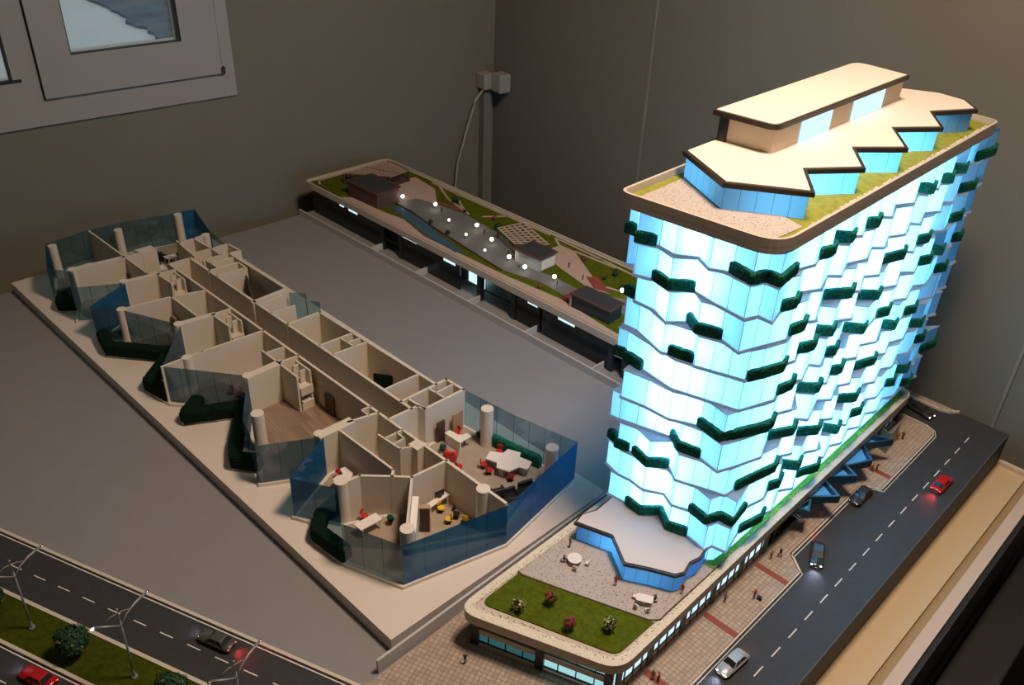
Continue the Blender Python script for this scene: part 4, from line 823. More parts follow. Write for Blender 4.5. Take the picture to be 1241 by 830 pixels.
for x, y, rz, lb in TC:
    if c0 is None:
        c0 = thing('terrace_chair', lb, 'chair', (x, y, T), rz, 'white chairs on the gravel terrace'); chair_parts(c0, m_desk)
    else: dup(c0, (x, y, T), rz, lb)

# ------------------------------------------------------------------ cars
def car(x, y, rz, paint, label, L=5.1, Wd=2.05, head=True, tail=True, hl=0.0, tl=0.0, suv=False, z=0.1):
    c = thing('model_car', label, 'car', (x, y, z), rz)
    H = 1.65 if suv else 1.45; hw = Wd/2; st = []
    prof = [(-.50, .62, .70), (-.485, .84, .80), (-.44, .95, .90), (-.36, 1.0, .93), (-.20, 1.0, .95), (0, 1.0, .95), (.18, 1.0, .93), (.30, 1.0, .86), (.40, .96, .80), (.47, .86, .70), (.50, .60, .58)]
    b = MB(); vs = []; bel = .92
    for fx, fw, fz in prof:
        X = fx*L; w_ = hw*fw; zt = bel*fz*1.02; r = .12
        for yy, zz in ((-w_*.92, .28), (-w_, .45), (-w_, zt*.78), (-w_*.86, zt), (0, zt+.05), (w_*.86, zt), (w_, zt*.78), (w_, .45), (w_*.92, .28)): vs.append((X, yy, zz))
    n_ = 9; fs = [(i*n_+k, i*n_+k+1, (i+1)*n_+k+1, (i+1)*n_+k) for i in range(len(prof)-1) for k in range(n_-1)]+[((i+1)*n_, (i+1)*n_+n_-1, i*n_+n_-1, i*n_) for i in range(len(prof)-1)]+[tuple(range(n_)), tuple(range((len(prof)-1)*n_, len(prof)*n_))[::-1]]
    b.add(vs, fs); part(b, 'body', paint, c, smooth=True, base=(0, 0, 0))
    # greenhouse: dark glass with painted roof panel
    xs = [(-.36, 0), (-.25, 1), (.06, 1), (.20, 0)] if not suv else [(-.45, 0), (-.38, 1), (.08, 1), (.22, 0)]
    g_ = MB(); vs = []
    for fx, t_ in xs:
        w_ = hw*(.86-.16*t_); zz = .84+(H-.84)*t_
        vs += [(fx*L, -w_, zz), (fx*L, w_, zz)]
    lo = [(xs[0][0]*L, -hw*.86, .80), (xs[0][0]*L, hw*.86, .80), (xs[3][0]*L, -hw*.86, .78), (xs[3][0]*L, hw*.86, .78)]
    g_.add(vs, [(0, 1, 3, 2), (2, 3, 5, 4), (4, 5, 7, 6), (0, 2, 4, 6), (7, 5, 3, 1)]); part(g_, 'windows', m_carglass, c, base=(0, 0, 0))
    rp = MB(); wr = hw*.70
    rp.add([(xs[1][0]*L-.05, -wr, H), (xs[2][0]*L+.05, -wr, H), (xs[2][0]*L+.05, wr, H), (xs[1][0]*L-.05, wr, H), (xs[1][0]*L+.1, -wr*.9, H+.06), (xs[2][0]*L-.1, -wr*.9, H+.06), (xs[2][0]*L-.1, wr*.9, H+.06), (xs[1][0]*L+.1, wr*.9, H+.06)], [(0, 1, 5, 4), (1, 2, 6, 5), (2, 3, 7, 6), (3, 0, 4, 7), (4, 5, 6, 7)])
    for sy in (-1, 1):
        rp.tube([(xs[0][0]*L, sy*hw*.86, .84), (xs[1][0]*L, sy*wr, H)], .07, 6); rp.tube([(xs[2][0]*L, sy*wr, H), (xs[3][0]*L, sy*hw*.86, .84)], .07, 6); rp.tube([(-.08*L, sy*hw*.86, .84), (-.08*L, sy*wr, H)], .06, 6)
    part(rp, 'roof', paint, c, base=(0, 0, 0))
    for fx in (-.31, .31):
        for sy in (-1, 1):
            w_ = MB(); cx, cy_ = fx*L, sy*(hw-.14); r = .36
            w_.add([(cx+r*math.cos(2*math.pi*k/16), cy_-.13, r+r*math.sin(2*math.pi*k/16)) for k in range(16)]+[(cx+r*math.cos(2*math.pi*k/16), cy_+.16*sy+(.13 if sy < 0 else 0)+(-.0), r+r*math.sin(2*math.pi*k/16)) for k in range(16)], [(k, (k+1)%16, 16+(k+1)%16, 16+k) for k in range(16)]+[tuple(range(16)), tuple(range(16, 32))[::-1]])
            part(w_, 'wheel', m_tyre, c, base=(0, 0, 0))
    for sy in (-1, 1):
        h_ = MB(); h_.ell((L*.472, sy*hw*.60, .58), (.10, .19, .11), 10, 6); part(h_, 'headlight', m_head if head else m_chrome, c, base=(0, 0, 0), smooth=True)
        h_ = MB(); h_.ell((-L*.482, sy*hw*.62, .66), (.06, .19, .10), 10, 6); part(h_, 'tail_light', m_tail if tail else m_red, c, base=(0, 0, 0), smooth=True)
    def pt(fx, e, col):
        l = bpy.data.lights.new('car_lamp_light', 'SPOT'); l.energy = e; l.color = col; l.shadow_soft_size = 0.002; l.spot_size = math.radians(95); l.spot_blend = 0.9
        o = bpy.data.objects.new('car_lamp_light', l); C.objects.link(o); o.parent = c; o.location = (fx*L*U, 0, .8*U)
        o.rotation_euler = Vector((1 if fx > 0 else -1, 0, -.55)).to_track_quat('-Z', 'Y').to_euler()
    if hl: pt(.52, hl, (.6, .65, 1.0))
    if tl: pt(-.52, tl, (1.0, .04, .06))
    return c
m_silver = mat('silver_paint', (0.55, 0.54, 0.52), 0.25, metal=0.5); m_black = mat('black_paint', (0.03, 0.028, 0.028), 0.18); m_redp = mat('red_paint', (0.42, 0.008, 0.01), 0.25)
m_dkp = mat('dark_brown_paint', (0.035, 0.030, 0.028), 0.25); m_grp = mat('grey_green_paint', (0.07, 0.065, 0.05), 0.3)
HD = 0.006; 
car(-29.1, 74.4, -math.pi/2-0.06, m_silver, 'silver car with lit headlights at the bottom of the tower street', hl=.05, tl=.012)
car(-30.9, 99.8, -math.pi/2+0.43, m_black, 'black car with lit headlights turning out of the lay-by', hl=.05, tl=.02)
car(-32.35, 116.6, -math.pi/2-0.03, m_dkp, 'dark unlit car parked at the kerb below the canopies', head=False, tail=False, L=5.2)
car(-24.5, 129.2, math.pi/2-0.02, m_redp, 'red car with glowing tail lights at the far end of the tower street', head=False, tl=.05)
car(-35.4, 146.6, -0.25, m_black, 'black car with a white front at the far corner of the board', tail=False, L=5.0)
a_st = 0.3595
car(*ST(41.4, -2.5), a_st+math.pi, m_grp, 'dark olive car with red tail lights by the street kerb', head=False, hl=.015, tl=.05)
car(*ST(25.7, -16.2), a_st+math.pi, m_redp, 'red car at the bottom left corner driving along the verge', head=False, hl=.015, tl=.03)

# ------------------------------------------------------------------ street lamps
def street_lamp(x, y, label, lit):
    s = thing('street_lamp', label, 'street lamp', (x, y, 0.35), 0, 'double arm street lamps on the grass verge')
    a = MB(); a.tube([(0, 0, .1), (0.1, .1, 5.5), (0.15, .2, 10.2)], [.16, .13, .09], 10); part(a, 'pole', m_pole, s, base=(0, 0, 0), smooth=True)
    a = MB(); a.cyl(0, 0, 0, .25, .38, 16); a.cyl(0, 0, .25, 1.4, .24, 16, .17); part(a, 'base', m_pole, s, base=(0, 0, 0))
    p = sn; J0 = (0.15, .2, 9.4)
    a = MB(); a.tube([J0, (J0[0]+p[0]*1.0, J0[1]+p[1]*1.0, 10.3), (J0[0]+p[0]*2.4, J0[1]+p[1]*2.4, 10.7), (J0[0]+p[0]*4.2, J0[1]+p[1]*4.2, 10.75)], [.1, .1, .13, .17], 8); part(a, 'arm', m_pole, s, base=(0, 0, 0), smooth=True)
    a = MB(); a.tube([J0, (J0[0]-p[0]*.8, J0[1]-p[1]*.8, 10.1), (J0[0]-p[0]*1.6, J0[1]-p[1]*1.6, 10.9), (-.05, -2.6, 11.1)], [.1, .1, .13, .17], 8); part(a, 'arm', m_pole, s, base=(0, 0, 0), smooth=True)
    a = MB(); a.tube([(-.1, -1.6, 10.8), (.1, -.5, 11.5), (-.1, .9, 11.2), (J0[0]+p[0]*1.6, J0[1]+p[1]*1.6, 10.6)], .07, 6); part(a, 'bow', m_pole, s, base=(0, 0, 0), smooth=True)
    a = MB(); a.tube([(0.15, .2, 10), (.15, .2, 12.0)], .05, 6); a.ell((.15, .2, 12.1), .16, 8, 6); part(a, 'finial', m_pole, s, base=(0, 0, 0))
    a = MB(); a.ell((-.08, -2.75, 11.0), (.16, .3, .1), 8, 6); part(a, 'lamp_head', m_head if lit else m_chrome, s, base=(0, 0, 0), smooth=True)
    a = MB(); a.ell((J0[0]+p[0]*4.35, J0[1]+p[1]*4.35, 10.68), (.2, .3, .1), 8, 6); part(a, 'lamp_head', m_chrome, s, base=(0, 0, 0), smooth=True)
street_lamp(-95.4, 13.3, 'grey double arm street lamp nearest the left edge of the photo', False)
street_lamp(-79.4, 19.3, 'grey double arm street lamp right of the verge tree, with a lit head', True)
street_lamp(-63.9, 25.2, 'grey double arm street lamp cut by the bottom edge beside the dark olive car', False)

# ------------------------------------------------------------------ open floor plan model
kf = 0.9714; FZ1 = 2.7; WT = 10.0
fp = thing('floor_plan_model', 'open floor plan model with cream walls and blue glass outer panels', 'building model', (-123, 65, 2.17))
sl = thing('base_plate', 'cream rectangular base plate under the open floor plan model', 'plate', (-123, 65, 0))
mb = MB(); mb.prism([(-186.6, 44.5), (-60.9, 44.5), (-59.95, 86), (-186, 86)], 0.02, 2.17); part(mb, 'plate', m_base, sl)
plate = [(-183.5,52),(-172,47.8),(-168.2,46.9),(-166.2,49.3),(-161.9,47.6),(-158.5,53.5),(-152.6,47.5),(-146.5,46.8),(-138,54),(-131.5,46.9),(-125,47.9),(-121.5,50.7),(-118.8,46.9),(-113.9,54.8),(-106.4,48.7),(-103.3,46.9),(-100.3,49.6),(-97,47.8),(-93.5,53.8),(-87.7,47.6),(-84.3,49.2),(-81.6,47.1),(-75.1,47.6),(-66.2,50.8),(-62.1,66.5),(-64.6,84.5),(-76.2,82.3),(-86.5,81),(-153,79.2),(-159.5,79.7),(-166,80.4),(-179.6,83.7),(-180.3,79),(-183.8,68),(-184.3,60)]
mb = MB(); mb.prism(plate, 2.17, FZ1); part(mb, 'floor_plate', m_base, fp)
def fl(poly, name, m_, z=0.0): mb = MB(); mb.prism(poly, FZ1, FZ1+0.06+z); return part(mb, name, m_, fp)
fl([(-86.3,67.2),(-75.3,67.2),(-62.9,66.8),(-65.0,84.0),(-76.2,81.6),(-86.2,80.5)], 'office_floor', m_creamf)
fl([(-81.0,52.0),(-75.2,48.4),(-66.6,51.5),(-62.8,66.4),(-75.0,66.6),(-78.0,58.4)], 'office_floor', m_creamf)
fl([(-113.0,57.4),(-97.2,48.9),(-92.2,57.4),(-91.6,66.6),(-113.4,66.6)], 'plank_floor', m_wood)
fl([(-91.4,57.2),(-87.4,48.6),(-81.6,52.2),(-78.4,58.6),(-75.9,60.8),(-75.6,66.6),(-91.2,66.6)], 'office_floor', m_creamf)
fl([(-135.0,57.2),(-125.6,48.6),(-114,57.2),(-114,66.6),(-134.8,66.6)], 'office_floor', m_creamf)
fl([(-182.6,52.6),(-172.2,48.6),(-161,50),(-156.6,57),(-152.2,49),(-136,57.2),(-136,66.6),(-158,66.6),(-158,78.6),(-166,79.8),(-179.2,82.8),(-183.4,60)], 'office_floor', m_creamf)
fl([(-158,67.0),(-88.8,67.4),(-88.8,70.9),(-158,70.4)], 'corridor_floor', m_creamf)
fl([(-156,71.2),(-89,71.5),(-89,78.0),(-153,78.0)], 'service_floor', m_creamf)
def K(p_): return (p_[0]*kf, p_[1]*kf)
WL = [('corridor_wall', [(-162.6,73.1),(-91.1,73.3)], .5), ('corridor_wall', [(-163.5,68.6),(-64.9,68.8)], .45),
      ('outer_wall', [(-160,74.6),(-159.9,80.3),(-138.9,80.6)], .5), ('outer_wall', [(-126.8,73.1),(-126.5,80.2),(-93.4,80.8)], .5),
      ('outer_wall', [(-91.4,69.0),(-91.0,74.5),(-89.6,74.9),(-89.3,83.2),(-93.5,83.1),(-93.8,73.2)], .5),
      ('partition_wall', [(-155.2,73.0),(-154.7,79.4)], .5), ('partition_wall', [(-152,73.1),(-151.6,79.4)], .4), ('partition_wall', [(-138.2,73.0),(-138.4,80.2)], .9), ('partition_wall', [(-136.9,73.3),(-136.6,78)], .3), ('partition_wall', [(-132.4,73.2),(-131.9,78.1)], .3),
      ('partition_wall', [(-159.8,75.0),(-155.4,75.2)], .4), ('partition_wall', [(-157.7,75.0),(-157.4,79.8)], .3), ('partition_wall', [(-154.7,79.4),(-151.6,79.5)], .35),
      ('partition_wall', [(-116.8,73.4),(-116.3,80.2)], .4), ('partition_wall', [(-112.8,73.4),(-112.1,80.2)], .4), ('partition_wall', [(-114.4,77.6),(-113.9,80.2)], .3), ('partition_wall', [(-116.3,77.6),(-112.4,77.7)], .3),
      ('partition_wall', [(-98.3,73.7),(-97.9,80.4)], .35), ('partition_wall', [(-93.5,74.7),(-90,74.9)], .4), ('partition_wall', [(-93.3,79.1),(-89.7,79.3)], .35), ('partition_wall', [(-91.7,79.2),(-91.7,83.1)], .3),
      ('partition_wall', [(-189,63.1),(-162.3,63.4),(-162.2,65)], .35), ('partition_wall', [(-173.9,53.2),(-172.3,62.7)], 1.2), ('partition_wall', [(-172.3,62.7),(-171.8,66.8)], .4), ('partition_wall', [(-162.1,58.5),(-160.8,64.7)], 1.2), ('partition_wall', [(-160.8,64.7),(-155.4,65)], .4), ('partition_wall', [(-160.8,64.7),(-160.2,68.4)], .4),
      ('partition_wall', [(-152.2,53.2),(-150.4,62.4),(-148.4,68.4)], .45), ('partition_wall', [(-150.4,62.4),(-140.7,62.4)], .35), ('partition_wall', [(-140.2,58.5),(-139.2,64.8)], 1.3), ('partition_wall', [(-139.2,64.8),(-138.9,68.2)], .4), ('partition_wall', [(-139.2,64.8),(-133.6,64.9)], .35),
      ('partition_wall', [(-129.3,49.6),(-129.0,57),(-127.9,68.7)], .4), ('partition_wall', [(-122.2,64.9),(-117,64.9)], .35), ('partition_wall', [(-121.2,65.0),(-120.6,68.4)], .3), ('partition_wall', [(-117,59.0),(-117,64.9)], 1.5), ('partition_wall', [(-117,64.9),(-116.6,68.8)], .4), ('partition_wall', [(-117,64.9),(-111.3,64.8)], .35),
      ('partition_wall', [(-95.5,58.8),(-95.3,63.7)], 1.7), ('partition_wall', [(-95.2,63.7),(-93.9,68.8)], .45), ('partition_wall', [(-94.4,61.45),(-81.4,61.65),(-80.3,60.5)], .35), ('partition_wall', [(-83.9,55.3),(-83.7,57.2),(-80.3,60.6),(-78.2,62.6),(-77.5,69.0)], .4),
      ('partition_wall', [(-78.2,62.6),(-71.2,55.9)], .35), ('partition_wall', [(-89.4,65.2),(-84.4,65.5),(-82.5,69.3)], .3), ('partition_wall', [(-88,65.5),(-87.8,68.9)], .3), ('partition_wall', [(-86,65.6),(-86,67.6),(-88,67.6)], .25),
      ('partition_wall', [(-172,74.9),(-163.2,74.2)], .4), ('partition_wall', [(-170.7,74.8),(-170.8,81.2)], .5), ('partition_wall', [(-163.4,68.6),(-162.8,73.4)], .35), ('partition_wall', [(-163.9,78.6),(-163.7,82.3),(-159.2,82.6),(-159.6,80.4)], .4),
      ('partition_wall', [(-170.8,78.2),(-163.9,78.6),(-160,78.6)], .4), ('partition_wall', [(-164.6,74.2),(-163.9,78.6)], .3), ('partition_wall', [(-96.3,67.1),(-96.1,68.8)], .3), ('partition_wall', [(-96.3,67.1),(-94.4,67.1)], .25)]
for nm, pl, th_ in WL:
    mb = MB(); mb.strip([K(p_) for p_ in pl], FZ1, WT, th_); part(mb, nm, m_cream, fp)
mb = MB(); mb.prism([K(p_) for p_ in [(-84.4,67.0),(-84.5,68.9),(-82.4,69.2),(-82.3,67.1)]], FZ1, WT+.02); part(mb, 'service_shaft', m_cream, fp)
mb = MB(); mb.prism([(-168.8, 64.1), (-166.6, 64.8), (-166.2, 67.8), (-168.7, 67.7)], FZ1, WT+.02); part(mb, 'service_shaft', m_cream, fp)
# shelf units beside the bathrooms
for x, y in ((-138.0, 65.2), (-115.8, 65.2), (-159.6, 65.3)):
    x *= kf; y *= kf; mb = MB()
    mb.box(x, y, FZ1, x+4.6, y+2.4, FZ1+1.6); mb.box(x, y, FZ1+3.0, x+4.6, y+2.4, FZ1+4.6); mb.box(x+.2, y+2.1, FZ1, x+4.4, y+2.4, WT); mb.box(x+1.0, y+1.0, FZ1+4.6, x+1.25, y+2.4, WT-.2); mb.box(x+3.0, y+1.0, FZ1+4.6, x+3.25, y+2.4, WT-.2)
    part(mb, 'shelf_unit', m_cream, fp)
    mb = MB(); mb.box(x-0.05, y-.02, FZ1+1.6, x+4.6, y+.2, FZ1+1.75); part(mb, 'shelf_edge', m_dwood, fp)
for x, y in ((-84.57,54.48),(-70.45,55.28),(-106.83,54.36),(-129.11,54.13),(-186.89,54.29),(-185.4,67.96),(-184.41,81.62),(-170.7,81.0),(-69.15,68.51),(-82.69,82.41),(-68.63,82.87),(-140.3,58.5),(-162.3,58.4),(-152.2,53.2),(-173.9,53.0),(-95.9,58.6),(-117.2,58.9)):
    mb = MB(); mb.cyl(x*kf, y*kf, FZ1, WT+.04, 1.02 if x > -120 and x not in (-95.9, -117.2) else .85); part(mb, 'column', m_col, fp, smooth=False)
GP = [('blue', (-183.2,52.0),(-172.4,48.0)), ('teal', (-172.4,48.0),(-167.6,51.2)), ('teal', (-167.6,51.2),(-161.6,48.2)), ('teal', (-161.6,48.2),(-156.8,56.6)), ('blue', (-156.8,56.6),(-152.5,47.9)), ('teal', (-152.5,47.9),(-147.4,51.6)), ('grey', (-147.4,51.6),(-135.6,56.9)),
      ('grey', (-135.6,56.9),(-125.6,48.2)), ('grey', (-125.6,48.2),(-113.7,57.1)), ('grey', (-113.7,57.1),(-104.0,50.4)), ('grey', (-104.0,50.4),(-97.1,48.2)), ('grey', (-97.1,48.2),(-92.0,57.0)), ('blue', (-92.0,57.0),(-87.6,48.0)), ('blue', (-87.6,48.0),(-81.2,51.6)), ('teal', (-81.2,51.6),(-75.2,47.9)),
      ('grey', (-75.2,47.9),(-66.4,51.2)), ('blue', (-66.4,51.2),(-62.4,66.6)), ('blue', (-62.4,66.6),(-64.9,84.3)), ('teal', (-64.9,84.3),(-76.2,82.0)), ('teal', (-76.2,82.0),(-86.6,80.9)),
      ('teal', (-183.2,52.0),(-184.0,59.8)), ('teal', (-184.0,59.8),(-183.2,68.0)), ('teal', (-183.2,68.0),(-180.2,78.9)), ('blue', (-180.2,78.9),(-179.4,83.4)), ('blue', (-179.4,83.4),(-166.2,80.1)), ('teal', (-166.2,80.1),(-159.6,79.6)),
      ('teal', (-132.9,77.8),(-130.4,80.0)), ('teal', (-130.4,80.0),(-128.3,78.5)), ('teal', (-128.3,78.5),(-125.9,80.0))]
gmat = {'blue': m_bluegl, 'teal': m_tealgl, 'grey': m_greygl}
for kx, p_, q in GP:
    mb = MB(); mb.sheet([p_, q], FZ1, WT, 3.0, closed=False); part(mb, 'glass_panel', gmat[kx], fp)
for hl in ([(-171.2,49.4),(-168.2,47.7),(-166.6,49.8)], [(-151.6,48.5),(-146.6,47.6),(-137.4,54.8)], [(-136.4,53.6),(-131.5,47.7),(-126.5,48.6)], [(-121.0,51.2),(-118.7,47.8),(-114.2,55.8),(-106.4,49.7),(-103.2,47.8),(-100.4,50)], [(-84,50.4),(-81.5,47.9),(-75.8,48.4)]):
    mb = MB(); hedge(mb, hl, FZ1, 2.3, 1.9); part(mb, 'terrace_hedge', m_hedged, fp)
# dark screens, ramps and doors that belong to the model
def bx(name, m_, x0, y0, z0, x1, y1, z1, a=0, label=None):
    mb = MB(); mb.obox((x0+x1)/2, (y0+y1)/2, z0, x1-x0, y1-y0, z1-z0, a); return part(mb, name, m_, fp, label=label)
bx('door', m_dwood, -105.3, 66.1, FZ1, -102.9, 66.4, FZ1+3.9, 0, 'dark brown door in the plank floored room')
bx('door', m_dwood, -86.8, 65.8, FZ1, -86.2, 66.3, FZ1+4); bx('door', m_lwood, -85.9, 79.8, FZ1, -85.7, 77.6, FZ1+4.2); bx('door', m_dwood, -86.2, 76.0, FZ1, -85.9, 74.4, FZ1+4.0)
mb = MB(); mb.prism([(-151.5,73.0),(-147.0,72.0),(-138,72.3),(-134.6,72.4),(-146,76.5),(-151,77.3)], FZ1+.1, FZ1+.35); part(mb, 'atrium_floor', m_orange, fp)
mb = MB(); mb.strip([(-148.6,77.4),(-137.6,73.4)], FZ1, FZ1+5.6, .3); part(mb, 'dark_screen', m_blk, fp)
mb = MB(); mb.strip([(-104.8,76.2),(-101.6,78.4)], FZ1, FZ1+3.4, .3); part(mb, 'dark_screen', m_hedged, fp)
mb = MB(); mb.prism([(-106.5,73.0),(-99,72.2),(-97.5,74),(-100.6,77.2),(-104.6,75.6)], FZ1, FZ1+.6); mb.prism([(-101,72.4),(-97.5,73),(-98.4,75.2)], FZ1+.6, FZ1+1.3); part(mb, 'ramp', m_orange, fp)
mb = MB(); mb.box(-111.2,76.6,FZ1,-109.0,77.7,FZ1+.4); part(mb, 'shaft_floor', m_desk, fp)
for w_, a, h in (((-74.2,58.9),-.78,4.6), ((-72.3,60.0),.8,4.6), ((-84.5,57.1),.5,3.8), ((-169.2,62.6),0,4), ((-166.6,61.4),0,4), ((-147.6,61.0),0,3.6), ((-145,60.0),0,3.6)):
    x, y = w_; mb = MB(); mb.obox(x, y, FZ1, 1.5, .8, h, a); o = part(mb, 'wardrobe', m_lwood, fp)
    d = MB(); d.obox(x-.2*math.sin(-a)*0+math.sin(a)*.45, y-math.cos(a)*.45, FZ1+.1, 1.3, .08, h-.2, a); part(d, 'wardrobe_door', m_dwood, o, base=BASE[fp.name])
mb = MB(); mb.strip([(-73.8,59.6),(-69.2,55.2)], FZ1, FZ1+5.4, .9); part(mb, 'bookcase', m_desk, fp)

# furniture in the open floor plan
FG = FZ1+.06
def office_chair(name, m_, pos, label, group, s=1.8):
    t_ = thing(name, label, 'chair', (pos[0], pos[1], FG), pos[2], group)
    a = MB(); a.cyl(0, 0, .42*s, .52*s, .30*s, 16); part(a, 'seat', m_, t_, base=(0, 0, 0), smooth=False)
    a = MB(); a.ell((0, -.30*s, .82*s), (.26*s, .06*s, .26*s), 12, 8); part(a, 'backrest', m_, t_, base=(0, 0, 0), smooth=True)
    a = MB(); a.tube([(0, 0, .06*s), (0, 0, .42*s)], .05*s, 8); part(a, 'stem', m_blk, t_, base=(0, 0, 0))
    a = MB()
    for k in range(5): q = k*2*math.pi/5; a.tube([(0, 0, .08*s), (.28*s*math.cos(q), .28*s*math.sin(q), .05*s)], .04*s, 6)
    part(a, 'foot', m_blk, t_, base=(0, 0, 0)); a = MB(); a.tube([(0, -.2*s, .47*s), (0, -.32*s, .6*s), (0, -.31*s, .75*s)], .035*s, 6); part(a, 'bracket', m_blk, t_, base=(0, 0, 0))
    return t_
mtg = [(-76.9,79.6,3.6,'red chair behind the left arm of the cross shaped table, by the round column'), (-72.2,81.4,2.7,'red chair behind the right arm of the cross shaped table'), (-76.3,75.6,-.9,'darker red chair at the left front corner of the cross shaped table'), (-74.7,75.2,-.2,'bright red chair at the front of the cross shaped table'), (-71.3,76.6,.8,'red chair at the right front of the cross shaped table'),
       (-85.0,77.9,3.4,'red chair behind the square white reception desk'), (-78.6,72.4,0,'red chair close to the corridor wall in front of the meeting area'), (-76.6,69.6,0,'thin red chair just behind the wall left of the front round column'), (-79.8,54.9,-1.2,'red chair at the white desk in the front left office'), (-89.5,57.6,-1.6,'red chair at the curved white desk')]
rc0 = None
for x, y, r, lb in mtg:
    if rc0 is None: rc0 = office_chair('office_chair', m_red, (x, y, r), lb, 'red office chairs')
    else: dup(rc0, (x, y, FG), r, lb)
yc0 = None
for x, y, r, lb in [(-73.5,64.1,-1.7,'yellow chair at the wall desk'), (-71.0,63.4,2.3,'yellow chair in the middle of the right front office'), (-69.4,65.3,.4,'yellow chair close to the blue glass, furthest right')]:
    if yc0 is None: yc0 = office_chair('office_chair', m_yel, (x, y, r), lb, 'yellow office chairs')
    else: dup(yc0, (x, y, FG), r, lb)
cross = [(-77.07,77.66),(-75.31,78.82),(-75.47,80.1),(-73.46,81.0),(-72.94,80.12),(-70.67,80.6),(-69.92,78.8),(-71.23,78.26),(-71.55,76.37),(-73.53,75.62),(-74.32,76.51),(-76.24,75.86)]
t_ = thing('meeting_table', 'large white cross shaped meeting table with red chairs around it', 'table', (-73.5, 78.3, FG))
mb = MB(); mb.prism(cross, FG+1.65, FG+1.85); part(mb, 'tabletop', m_desk, t_)
for x, y in ((-75.6,77.4),(-74.2,79.6),(-71.2,79.2),(-73.2,76.6)):
    mb = MB(); mb.box(x-.5, y-.35, FG, x+.5, y+.35, FG+1.65); part(mb, 'leg', m_kiosk, t_)
def desk(name, poly, h, label, cat='desk', m_=None, legm=None):
    cx = sum(p_[0] for p_ in poly)/len(poly); cy_ = sum(p_[1] for p_ in poly)/len(poly)
    t_ = thing(name, label, cat, (cx, cy_, FG)); mb = MB(); mb.prism(poly, FG+h-.18, FG+h); part(mb, 'desktop', m_ or m_desk, t_)
    for p_ in poly[::max(1, len(poly)//4)]:
        mb = MB(); x = cx+(p_[0]-cx)*.82; y = cy_+(p_[1]-cy_)*.82; mb.box(x-.09, y-.09, FG, x+.09, y+.09, FG+h-.18); part(mb, 'leg', legm or m_desk, t_)
    return t_
desk('white_desk', [(-78.67,52.1),(-78.43,55.9),(-76.75,55.8),(-77.0,52.2)], 1.8, 'plain white rectangular desk in the front left office')
desk('curved_desk', [(-89.8,57.9),(-89.6,58.7),(-87.6,58.7),(-86.7,57.6),(-87.4,56.3),(-88.5,55.5),(-88.8,56.6),(-88.4,57.4)], 1.8, 'curved white desk beside the cream column and red chair')
desk('wall_desk', [(-74.7,61.9),(-75.0,66.2),(-74.0,66.3),(-73.8,62.0)], 1.8, 'narrow white desk along the wall behind the yellow chairs')
rd = desk('reception_desk', [(-85.3,75.3),(-85.2,76.5),(-83.5,76.6),(-82.9,77.2),(-82.8,78.0),(-81.7,77.9),(-81.7,75.4)], 2.0, 'square white reception desk with a cut out for a red chair')
mb = MB(); mb.prism([(-85.2,75.4),(-81.8,75.5),(-81.8,75.8),(-85.2,75.7)], FG, FG+1.8); part(mb, 'front_panel', m_desk, rd)
# armchairs, sofas, planters, screens
def armchair(name, m_, x, y, rz, label, cat='armchair', s=1.0, w=1.0, group=None):
    t_ = thing(name, label, cat, (x, y, FG), rz, group)
    a = MB(); a.box(-.8*s*w, -.7*s, .15, .8*s*w, .7*s, .95*s); part(a, 'seat', m_, t_, base=(0, 0, 0), bevel=.12)
    a = MB(); a.box(-.95*s*w, -.95*s, .1, .95*s*w, -.55*s, 1.9*s); part(a, 'backrest', m_, t_, base=(0, 0, 0), bevel=.12)
    for dx in (-1, 1):
        a = MB(); a.box(dx*.92*s*w-.16, -.7*s, .1, dx*.92*s*w+.16, .7*s, 1.35*s); part(a, 'armrest', m_, t_, base=(0, 0, 0), bevel=.08)
armchair('armchair', m_red, -81.6, 73.4, .6, 'square red armchair beside a small plant near the reception desk')
armchair('armchair', m_blk, -70.3, 72.7, 1.2, 'black armchair just right of the front round column', 'armchair', 1.0, 1.0, 'black armchairs')
armchair('armchair', m_blk, -68.2, 73.6, -1.9, 'black armchair in the middle of the black seating group', 'armchair', 1.0, 1.0, 'black armchairs')
armchair('armchair', m_blk, -67.4, 76.2, -1.9, 'black armchair furthest from the column, against the blue glass', 'armchair', 1.1, 1.2, 'black armchairs')
armchair('sofa', m_blk, -174.6, 72.6, .3, 'black sofa in the far left meeting area', 'sofa', 1.0, 1.5)
armchair('sofa', m_blk, -173.0, 69.8, 2.6, 'black sofa nearer the corridor in the far left meeting area', 'sofa', 1.0, 1.2)
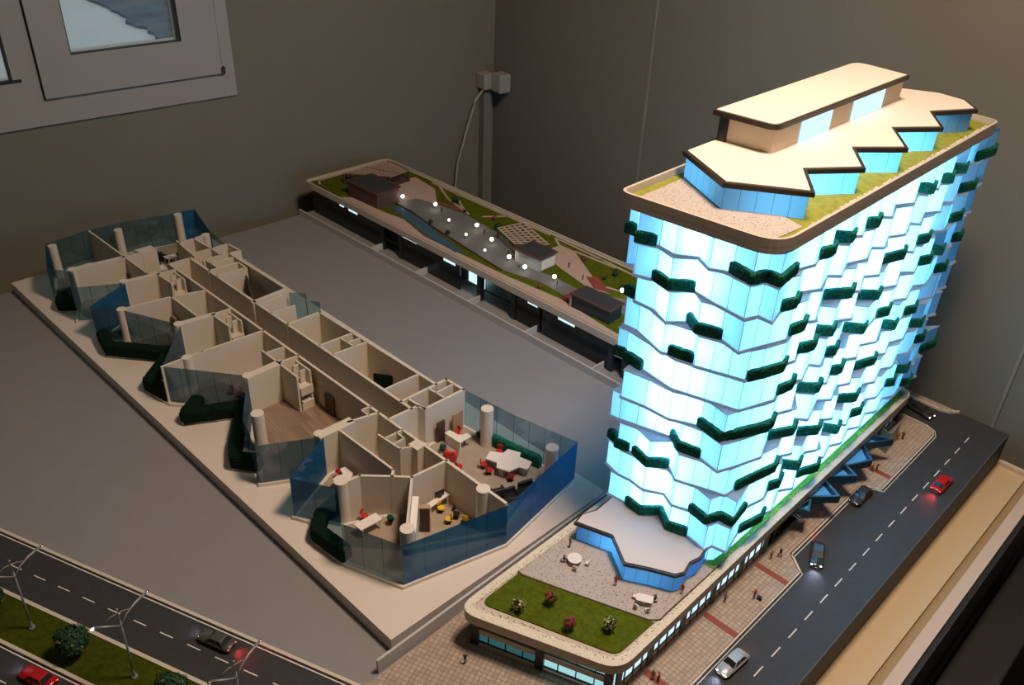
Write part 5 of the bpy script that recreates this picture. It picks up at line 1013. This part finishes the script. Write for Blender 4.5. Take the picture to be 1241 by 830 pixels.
desk('meeting_table', [(-173.0,71.6),(-172.6,73.9),(-170.6,74.0),(-171.0,71.8)], 1.7, 'small white table among the black chairs at the far left end', 'table')
desk('wall_desk', [(-170,67.4),(-168.8,69.6),(-166.6,69.4),(-167.2,67.3)], 2.0, 'white desk near the corridor end at the far left')
for x, y, m_, lb in ((-176.9,58.2,m_blk,'black chair behind the far left cream wall'), (-176.8,69.2,m_red,'single red chair in the far left meeting area'), (-172.4,75.2,m_blk,'black chair behind the small white far left table'), (-172.0,79.0,m_blk,'left black chair by the rear blue glass at the far end'), (-170.3,79.4,m_blk,'right black chair by the rear blue glass at the far end'), (-71.0,64.9,m_blk,'black chair behind the middle yellow chair'), (-118.6,57.6,m_red,'red chair behind the smoky glass in the middle room'), (-120.2,57.0,m_red,'second red chair behind the smoky glass in the middle room')):
    office_chair('office_chair', m_, (x, y, random.random()*6), lb, None)
desk('white_desk', [(-118.4,58.6),(-118,60.8),(-115.0,60.6),(-115.2,58.4)], 1.9, 'white desk in the middle room beside the thick cream wall')
armchair('sofa', m_blk, -116.6, 62.3, .9, 'black sofa in the middle room behind the white desk', 'sofa', .9, 1.2)
tv = thing('monitor', 'black monitor on the narrow wall desk', 'monitor', (-74.6, 64.8, FG+1.8), 1.4)
a = MB(); a.box(-.8, -.05, .2, .8, .05, 1.2); part(a, 'screen', m_blk, tv, base=(0, 0, 0)); a = MB(); a.box(-.08, -.08, 0, .08, .08, .3); a.box(-.3, -.2, 0, .3, .2, .05); part(a, 'stand', m_blk, tv, base=(0, 0, 0))
for x, y, lb in ((-76.6,57.2,'green plant at the end of the white desk in the front left office'), (-83.6,73.4,'small green plant left of the square red armchair'), (-82.0,80.0,'dark plant at the foot of the rear round column')):
    bush('potted_plant', lb, 'plant', (x, y, FG), .6, 1.4, [m_leafg, m_hedge], (0, 1), 90, .16, None, .4)
gh = MB(); hedge(gh, [(-80.8,80.6),(-76.4,81.1),(-70.6,82.2)], FZ1+.05, 2.2, 1.0); part(gh, 'indoor_hedge', m_hedge, fp, smooth=True)
